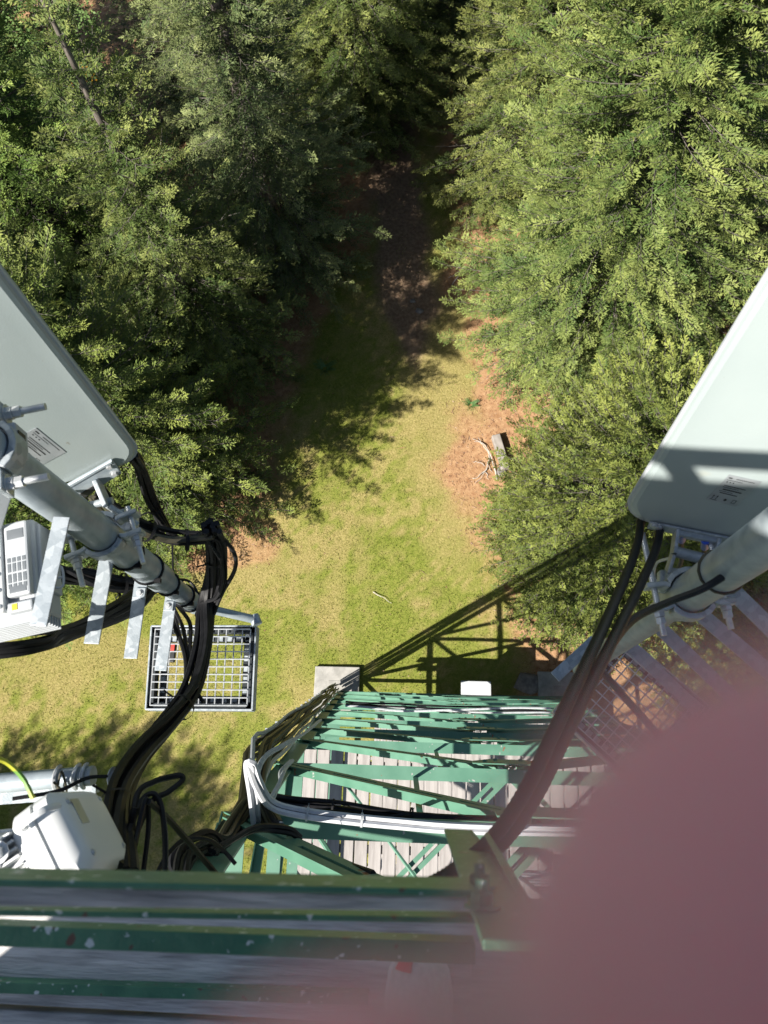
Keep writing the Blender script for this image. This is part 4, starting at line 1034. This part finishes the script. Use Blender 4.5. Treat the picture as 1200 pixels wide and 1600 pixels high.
# loose loops above the railing
G2 = 'loose black cable loops above the railing'
lps = [
 ([(205,1300,1.6),(215,1240,1.65),(240,1222,1.68),(262,1215,1.7),(282,1212,1.7),(284,1220,1.7),(262,1238,1.68),(235,1255,1.66),(205,1320,1.62)], 'flat black cable loop sticking out to the right beside the thick bundle'),
 ([(186,1365,1.5),(205,1290,1.6),(222,1250,1.65),(240,1240,1.66),(252,1260,1.66),(258,1310,1.66),(258,1370,1.66)], 'black cable loop arching over and down towards the railing'),
 ([(200,1370,1.5),(215,1300,1.58),(228,1248,1.6),(232,1290,1.62),(222,1375,1.6)], 'narrow upright black cable loop close to the thick bundle'),
 ([(232,1252,1.6),(258,1275,1.7),(290,1310,1.8),(320,1345,1.9),(345,1375,1.95)], 'black cable sweeping right from the loops to the coil'),
 ([(240,1375,1.8),(262,1335,1.85),(290,1312,1.9),(325,1312,1.95),(350,1330,2.0),(368,1350,2.0)], 'pale glinting cable curving low above the railing'),
 ([(212,1262,1.6),(200,1310,1.6),(192,1345,1.55),(190,1380,1.5)], 'black cable dropping straight beside the thick bundle'),
]
for i, (p, lab) in enumerate(lps): bundle('loose_cable', lab, p, 1, .0062, 0, [B], G2, seedv=20+i)
# coil at the top of the tower leg
bundle('cable_bundle', 'dull black cables looped over the head of the tower leg', [(285,1385,2.8), (292,1342,2.95), (320,1322,3.1), (345,1325,3.25), (362,1295,3.5), (385,1258,3.75), (400,1246,3.85), (412,1266,3.7), (428,1300,3.5), (470,1334,3.3), (530,1364,3.05), (580,1384,2.85)], 7, .013, .035, [B,'brown_cable'], ties=(.62,.8), seedv=31, wander=.5)
bundle('cable_bundle', 'black cables curling left of the tower leg head', [(290,1380,2.9), (278,1350,2.95), (292,1318,3.0), (322,1308,3.1), (340,1322,3.15), (334,1352,3.1), (310,1378,3.0)], 4, .012, .030, [B], seedv=32, wander=.8)
bundle('cable_bundle', 'black cables running right across the struts from the leg head', [(330,1330,3.0), (365,1312,3.1), (405,1296,3.2), (450,1300,3.3), (470,1310,3.35)], 2, .010, .014, [B], seedv=33)
# the riser up the leg
def leg_path(zs, ox, oy):
    out = []
    for z in zs: out.append(corner(0, z)+Vector((ox, oy, 0)))
    return out
def riser():
    t = root('cable_riser', corner(0, 8)+Vector((-.1,.1,0)), 'thick riser of olive black and grey cables tied up the front left tower leg', 'cable bundle')
    g = random.Random(5); zs = np.linspace(.35, 14.6, 32)
    mats = ['brown_cable']*6 + ['black']*4 + ['grey_cable']*2
    for k in range(12):
        a = .5+k*2.4; rad = .03+.085*math.sqrt(k/12); ph = g.uniform(0, 6)
        q = [corner(0, z)+Vector((-.09+rad*math.cos(a+.25*math.sin(z*.7+ph))+.015*math.sin(z*2.1+ph), .10+rad*math.sin(a+.25*math.sin(z*.7+ph)), 0)) for z in zs]
        e = [U(398+9*math.cos(a), 1243+7*math.sin(a), 4.35), U(412+7*math.cos(a), 1262+5*math.sin(a), 3.95), U(432+8*math.cos(a), 1292+6*math.sin(a), 3.75)] if k % 3 else [U(385+7*math.cos(a), 1252+6*math.sin(a), 4.15), U(358+8*math.cos(a), 1288, 3.75), U(330+8*math.cos(a), 1330, 3.45)]
        q = spline(q + e, 2)
        build('cable', MB().tube(q, g.uniform(.015, .021), 6), mats[k], t, True)
    for z in np.arange(1.2, 13.6, .75):
        c = corner(0, z)+Vector((-.09,.10,0))
        cl = build('cable_tie', MB().tube([c-ZA*.010, c+ZA*.010], .120, 14, False), 'black', t, True)
        build('clip', MB().box(c+Vector((-.125, .045, .012)), .03, .03, .02), 'zinc', cl, bevel=.003)
riser()
# white cables
W = ['white_cable']
bundle('white_cable_pair', 'white corrugated cables bent over a hook and led along the green strut', [(398,1290,3.6), (394,1240,3.45), (389,1200,3.3), (393,1193,3.28), (404,1225,3.4), (424,1256,3.55), (470,1270,3.6), (540,1279,3.62), (620,1286,3.64), (720,1293,3.66), (900,1297,3.68)], 3, .0125, .018, W, ties=(.62,.74), seedv=40, wander=.15, tie_mat='grey_cable')
bundle('cable_bundle', 'black cables lying along the strut behind the white ones', [(405,1240,3.9), (450,1250,4.0), (520,1260,4.05), (600,1270,4.05), (700,1277,4.1), (900,1284,4.1)], 5, .011, .026, [B], ties=(.4,.7), seedv=41, wander=.5)
bundle('thin_cable', 'thin grey cable winding beside the riser near the leg head', [(402,1246,4.25), (404,1205,4.45), (418,1180,4.7), (445,1165,5.0), (470,1150,5.6), (500,1125,7.0)], 2, .010, .014, ['grey_cable'], seedv=42)
bundle('thin_cable', 'pale cable curving below the white pair at the leg head', [(425,1250,3.8), (438,1225,4.0), (440,1205,4.2), (455,1190,4.5)], 2, .010, .014, ['grey_cable'], seedv=43)
bundle('thin_cable', 'black cable draped in a shallow arc over the slotted brace', [(600,1278,4.0), (640,1272,4.05), (690,1275,4.1), (740,1290,4.1)], 1, .008, 0, [B], seedv=44)
# low struts also carry runs of cable
bundle('cable_bundle', 'thin black and pale cables strung along the lower tower struts', [(540,1100,11.5), (620,1104,11.5), (720,1108,11.5), (860,1112,11.5)], 4, .016, .05, [B,'grey_cable'], seedv=45, wander=.6)
# corrugated conduits under the right antenna
def conduit(label, path, r):
    sp = spline([U(*p) for p in path], 40); t = root('corrugated_conduit', sp[0], label, 'conduit', 'black corrugated conduits from the right antenna')
    L = sum((sp[i+1]-sp[i]).length for i in range(len(sp)-1)); n = int(L/.0042)
    acc = [0]
    for i in range(len(sp)-1): acc.append(acc[-1]+(sp[i+1]-sp[i]).length)
    q = []; j = 0
    for i in range(n+1):
        s = L*i/n
        while j < len(acc)-2 and acc[j+1] < s: j += 1
        q.append(sp[j].lerp(sp[j+1], (s-acc[j])/max(acc[j+1]-acc[j], 1e-6)))
    k = [0]
    def rf(f): return r*(1.0 if (round(f*n) % 2) else .90)
    build('hose', MB().tube(q, r, 12, True, rf), 'conduit', t, True)
    build('end_sleeve', MB().tube([sp[0], sp[6]], r*1.12, 14), 'black', t, True)
GC = 0
conduit('left one of two black corrugated conduits curving down from the right antenna', [(1002,812,1.73), (996,850,1.62), (978,900,1.45), (945,975,1.22), (905,1060,1.06), (862,1150,.98), (822,1232,.95), (770,1308,.98), (700,1366,1.04), (630,1400,1.1)], .0092)
conduit('right one of two black corrugated conduits curving down from the right antenna', [(1033,820,1.73), (1024,860,1.60), (1000,915,1.43), (965,985,1.22), (922,1070,1.08), (880,1155,1.0), (838,1240,.97), (786,1314,1.0), (716,1370,1.06), (645,1404,1.12)], .0092)
bundle('strap_cable', 'flat dark cable running along the right pole and down past the conduits', [(1225,858,1.40), (1150,890,1.42), (1098,920,1.44), (1040,942,1.42), (985,970,1.35), (940,1030,1.25), (900,1100,1.2), (880,1160,1.2)], 2, .0062, .006, ['brown_cable',B], seedv=50, twist=.2, wander=.05)
bundle('thin_cable', 'grey lead hanging beside the bracket under the right antenna', [(1046,872,1.76), (1026,880,1.9), (1022,900,2.0), (1030,915,2.0)], 1, .004, 0, ['grey_cable'], seedv=51)
# ------------------------------------------------------------------ small things on the ground
def gz(x, y): return float(ground_h(np.array([x]), np.array([y]))[0])
a, b = U(774, 682, 19.9), U(790, 734, 19.9); a.z = gz(a.x, a.y)+.13; b.z = gz(b.x, b.y)+.13
t = root('timber_beam', (a+b)/2, 'squared grey timber beam lying at the edge of the huge spruce', 'beam')
build('beam', MB().beam(a, b, .24, .22, ZA), 'wood_log', t, bevel=.02)
s = U(784, 736, 19.9); s.z = gz(s.x, s.y)
t = root('flat_stone', s, 'small grey stone at the lower end of the timber beam', 'stone')
build('stone', MB().loft([[s+Vector((rr*math.cos(k*.785)*.14, rr*math.sin(k*.785)*.18, h)) for k in range(8)] for rr, h in ((.9,-.03), (1,.05), (.7,.10))]), 'stone', t, bevel=.01)
def fallen(label, lines, r=.022, m='deadwood', group='fallen dead branches', rise=.06):
    pts = [[U(*p, 20) for p in l] for l in lines]; t = root('fallen_branch', pts[0][0], label, 'branch', group)
    for i, l in enumerate(pts):
        g = random.Random(i+len(label))
        q = []
        for k, p in enumerate(l): q.append(Vector((p.x, p.y, gz(p.x, p.y)+.02+rise*math.sin(math.pi*k/(len(l)-1))+g.uniform(0,.03))))
        rr = r*(1 if i == 0 else .62)
        q = [a.lerp(b, f)+Vector((g.uniform(-.035,.035), g.uniform(-.035,.035), g.uniform(0,.02)))*(f > 0) for a, b in zip(q[:-1], q[1:]) for f in (0, .33, .66)] + [q[-1]]
        build('stem' if i == 0 else 'twig', MB().tube(spline(q, 2), rr, 6, True, lambda f: rr*(1.05-.75*f)), m, t, True)
fallen('bleached dead branch on the needle litter left of the timber beam', [[(776,750), (768,718), (758,698), (738,686)], [(765,712), (752,694), (741,690)], [(760,700), (750,690), (748,684)]], .019)
fallen('forked bleached branch on the bare litter below the other dead branch', [[(764,712), (760,735), (748,745), (738,748)], [(760,733), (752,747), (742,757)], [(758,738), (764,750)], [(757,728), (746,724), (738,722)], [(761,722), (770,740)]], .018)
fallen('short dead stick on the litter by the shaded path', [[(727,418), (716,434), (706,446)], [(722,424), (710,432), (700,436)]], .03)
fallen('thin pale stick lying on the open lawn', [[(583,925), (600,934), (612,943)]], .012, rise=.02)
for px, py, s_, lab in ((655, 486, .13, 'pale stone on the path by the tip of the shadow'), (645, 470, .09, 'smaller pale stone on the shaded path'), (825, 1068, .34, 'flat grey stone in the shade right of the grey cabinet')):
    p = U(px, py, 20); p.z = gz(p.x, p.y); t = root('ground_stone', p, lab, 'stone', 'stones on the ground')
    g = random.Random(px); n = 9; off = [g.uniform(.8,1.15) for _ in range(n)]
    build('stone', MB().loft([[p+Vector((rr*off[k]*math.cos(k*6.283/n)*s_, rr*off[k]*math.sin(k*6.283/n)*s_*.8, h*s_)) for k in range(n)] for rr, h in ((1,-.2), (1.05,.1), (.85,.32), (.45,.42))]), 'stone', t, True)
# small fern in the shade
def fern(px, py, label, R0=.42):
    p = U(px, py, 20); p.z = gz(p.x, p.y); t = root('fern', p, label, 'fern'); g = random.Random(3)
    base = None
    for k in range(11):
        a = k*2.4+g.uniform(-.3,.3); L = R0*g.uniform(.7,1.1); mb = MB(); d = Vector((math.cos(a), math.sin(a), 0)); s = Vector((-d.y, d.x, 0))
        pt = lambda f: p + d*(L*f) + ZA*(L*(.75*f-.55*f*f)+.02)
        for i in range(9):
            f = .15+.09*i; w_ = L*.24*(1-f)+.01
            for sg in (-1, 1): mb.add([pt(f), pt(f+.05)+s*sg*w_*.4+ZA*.01, pt(f+.03)+s*sg*w_, pt(f-.02)+s*sg*w_*.45], [(0,1,2,3)])
        build('frond', mb, 'leaves_plain', t)
M['leaves_plain'] = noise_mat('fern_green', (.05,.12,.03), (.08,.17,.045), .6, 0, 20)
fern(508, 578, 'small fern growing in the shaded grass')
fern(735, 634, 'tuft of fern at the foot of the huge spruce', .3)
# cabinets by the tower foot
c = U(744, 1074, 18.4); t = root('grey_cabinet', (c.x, c.y, 0), 'pale grey metal cabinet top standing against the front of the tower', 'cabinet')
build('housing', MB().box((c.x, c.y-.02, .75), .62, .26, 1.5), 'cabinet', t, bevel=.01); build('lid', MB().box((c.x, c.y-.02, 1.53), .70, .34, .05), 'cabinet', t, bevel=.01)
build('door', MB().box((c.x, c.y+.118, .8), .52, .02, 1.2), 'cabinet', t, bevel=.004)
# cabinet shape added out of view behind the viewer, to shade the railing
t = root('railing_shade_block', (-1.0, -.95, 18.67), 'tall grey cabinet shape added unseen behind the photographer to shade the railing', 'cabinet')
build('housing', MB().box((-.93, -.98, 19.545), .53, .5, 1.75), 'cabinet', t, bevel=.01); build('door', MB().box((-.93, -.72, 19.545), .46, .02, 1.6), 'cabinet', t, bevel=.004)
build('handle', MB().tube([(-.78,-.71,19.4), (-.78,-.68,19.4), (-.78,-.68,19.55), (-.78,-.71,19.55)], .008, 6), 'dark', t)

sp_ = root('shadow_band_pipe', (-.95, -.42, 20.06), 'horizontal pipe added out of view to cast a shadow band on the right antenna', 'pipe')  # unseen pipe added only for the shadow band it throws on the right antenna
build('tube', MB().tube([(-1.75, -.42, 20.06), (-.42, -.42, 20.06)], .024, 14), 'galv_pipe', sp_, True)
for x in (-1.3, -.76): build('holder', MB().box((x, -.58, 20.06), .05, .28, .03), 'galv', sp_)
# ------------------------------------------------------------------ the photographer: only a finger and a shoe come into view
def skin_mesh(name, nodes, edges, m, parent, root_i=0, sub=2, extra=None):
    """nodes: (point, radius or (rx, ry)); one continuous body grown round the joints"""
    base = origin(parent); me = bpy.data.meshes.new(name)
    me.from_pydata([tuple(Vector(p)-base) for p, r in nodes], edges, []); me.update()
    o = bpy.data.objects.new(name, me); me.materials.append(M[m]); link(o, parent)
    sk = o.modifiers.new('skin', 'SKIN'); sk.use_smooth_shade = True; sk.branch_smoothing = .5
    for i, (p, r) in enumerate(nodes):
        d = me.skin_vertices[0].data[i]; d.radius = r if isinstance(r, tuple) else (r, r); d.use_root = (i == root_i)
    s = o.modifiers.new('smooth', 'SUBSURF'); s.levels = sub; s.render_levels = sub
    return o
who = root('person', (.10, -.62, 18.675), 'person at the railing with a blurred pink finger across the view and a grey shoe', 'person')
mmc = lambda r, u, f: CAMPT(r/1000, u/1000, f/1000)
nodes = []; edges = []
def nd(p, r, prev=None):
    nodes.append((Vector(p), r)); i = len(nodes)-1
    if prev is not None: edges.append((prev, i))
    return i
hips = nd((.14, -.72, 19.52), .13)
waist = nd((.14, -.71, 19.72), .12, hips); chest = nd((.14, -.66, 19.95), .135, waist); neck = nd((.14, -.60, 20.12), .055, chest)
jaw = nd((.13, -.535, 20.20), .066, neck); skull = nd((.13, -.555, 20.29), .086, jaw)
nose = nd((.13, -.455, 20.225), .012, jaw)
for s in (-1, 1):
    th = nd((.14+s*.10, -.71, 19.42), .088, hips); kn = nd((.14+s*.11, -.64, 19.08), .060, th); an = nd((.13+s*.118, -.575, 18.78), .042, kn)
    nd((.12+s*.12, -.47, 18.735), .030, an)
# left arm resting on the railing, fingers bent over it
sh = nd((-.05, -.64, 20.03), .062, chest); el = nd((-.16, -.47, 19.80), .045, sh); wr = nd((-.20, -.42, 19.60), .030, el); pm = nd((-.21, -.40, 19.53), .034, wr)
for k in range(4):
    a = nd((-.245+.022*k, -.38, 19.47), .0095, pm); b = nd((-.25+.022*k, -.375, 19.435), .0085, a); nd((-.252+.022*k, -.385, 19.41), .007, b)
a = nd((-.17, -.385, 19.51), .011, pm); nd((-.155, -.37, 19.48), .009, a)
# right arm up to the telephone, its fingers round the edge and one over the lens
sh = nd((.34, -.62, 20.02), .062, chest); el = nd((.40, -.42, 19.84), .046, sh)
wr = nd(mmc(108, -128, -6), .029, el); pm = nd(mmc(78, -84, 0), .028, wr)
def finger(kn, mid, end, tip, rr, src):
    a = nd(mmc(*kn), rr[0], src); b = nd(mmc(*mid), rr[1], a); c = nd(mmc(*end), rr[2], b); nd(mmc(*tip), rr[3], c)
kb = nd(mmc(64, -62, 4), .022, pm)
finger((58,-42,8), (46,-36,22), (24,-22.5,22), (4.2,-6.9,14.4), (.0115,.0112,.0112,.0108), kb)
finger((60,-60,8), (44,-54,25), (16,-35.5,24), (-6.4,-15.5,16.6), (.0115,.0112,.0108,.0100), kb)
finger((60,-74,6), (44,-70,22), (22,-64,17), (4,-58,11), (.0100,.0088,.0080,.0072), pm)
finger((62,-92,2), (46,-90,17), (26,-86,14), (12,-82,9), (.0090,.0078,.0070,.0062), pm)
a = nd(mmc(56,-84,-14), .012, pm); b = nd(mmc(30,-66,-24), .0105, a); nd(mmc(6,-54,-19), .0085, b)
skin_mesh('body', nodes, edges, 'skin', who, hips)
# clothes
jn = []; je = []
def jd(p, r, prev=None):
    jn.append((Vector(p), r)); i = len(jn)-1
    if prev is not None: je.append((prev, i))
    return i
h_ = jd((.14, -.72, 19.44), .20); w_ = jd((.14, -.71, 19.70), .19, h_); c_ = jd((.14, -.66, 19.95), .20, w_); jd((.14, -.615, 20.11), .10, c_)
for sx, pts in ((-1, [(-.05, -.64, 20.03), (-.16, -.47, 19.80), (-.197, -.423, 19.63)]), (1, [(.34, -.62, 20.02), (.40, -.42, 19.84), mmc(128, -150, -10)])):
    p = c_
    for q, r in zip(pts, (.105, .082, .060)): p = jd(q, r, p)
skin_mesh('jacket', jn, je, 'jacket', who, h_)
jn = []; je = []
h_ = jd((.14, -.72, 19.50), .185); jd((.14, -.715, 19.60), .18, h_)
for s in (-1, 1):
    th = jd((.14+s*.10, -.71, 19.42), .125, h_); kn = jd((.14+s*.11, -.645, 19.08), .095, th); jd((.13+s*.118, -.585, 18.77), .080, kn)
skin_mesh('trousers', jn, je, 'denim', who, h_)
build('hair', MB().loft([[Vector((.13, -.565, 20.30))+Vector((rr*math.cos(k*.5236), rr*1.12*math.sin(k*.5236), h)) for k in range(12)] for rr, h in ((.098,-.05), (.105,0), (.098,.05), (.070,.085), (.02,.105))]), 'hair', who, True)
for s in (-1, 1): build('eye', MB().tube([(.13+s*.032, -.472, 20.265), (.13+s*.032, -.466, 20.265)], .010, 8), 'dark', who, True)
# shoes: the left toe is the one seen under the railing
def shoe(toe, who):
    L = .29; t = Vector(toe); sec = []
    for f, w, h in ((0,.018,.030), (.03,.031,.042), (.09,.040,.054), (.20,.045,.066), (.38,.044,.085), (.62,.043,.105), (.85,.040,.115), (1,.030,.10)):
        c = t + Vector((0, -L*f, 0)); sec.append([c+Vector((w*math.cos(a)*(1 if abs(math.cos(a)) < .9 else 1.02), 0, max(h*math.sin(a), -.004)+.022)) for a in np.linspace(0, 2*math.pi, 17)[:-1]])
    sh_ = build('shoe', MB().loft(sec), 'shoe', who, True)
    so_ = []
    for f, w in ((-.012,.014), (.03,.036), (.09,.045), (.20,.050), (.38,.049), (.62,.047), (.9,.045), (1.02,.03)): so_.append((w, -L*f))
    poly = [(w, y) for w, y in so_] + [(-w, y) for w, y in reversed(so_)]
    build('sole', MB().prism(poly, 0, .026, (t, XA, YA, ZA)), 'sole', sh_, bevel=.004)
    build('toe_cap', MB().loft([[t+Vector((w*math.cos(a), -L*f-.001, h*math.sin(a)+.0235)) for a in np.linspace(R(108), R(150), 8)] + [t+Vector((w*.93*math.cos(a), -L*f-.001, h*.93*math.sin(a)+.0225)) for a in np.linspace(R(150), R(108), 8)] for f, w, h in ((.012,.026,.038), (.03,.034,.046), (.06,.040,.053))]), 'shoe_red', sh_, True)
tp = U(655, 1492, 1.262)
shoe((tp.x, tp.y, 18.688), who); shoe((.25, tp.y-.05, 18.688), who)
# the telephone that takes the picture, lens side towards the ground
ph = root('smartphone', CAMPT(-.02, -.06, -.006), 'dark smartphone held over the railing by the photographer', 'phone')
fr = (CAMPT(0,0,0), (CAMPT(1,0,0)-CAM_POS), (CAMPT(0,1,0)-CAM_POS), (CAMPT(0,0,1)-CAM_POS))
build('case', MB().prism(rrect(-.056, .016, -.133, .015, .010, 5), -.0115, -.0035, fr), 'phone', ph, bevel=.001)
build('screen', MB().prism(rrect(-.053, .013, -.130, .012, .008, 5), -.0122, -.0116, fr), 'dark', ph)
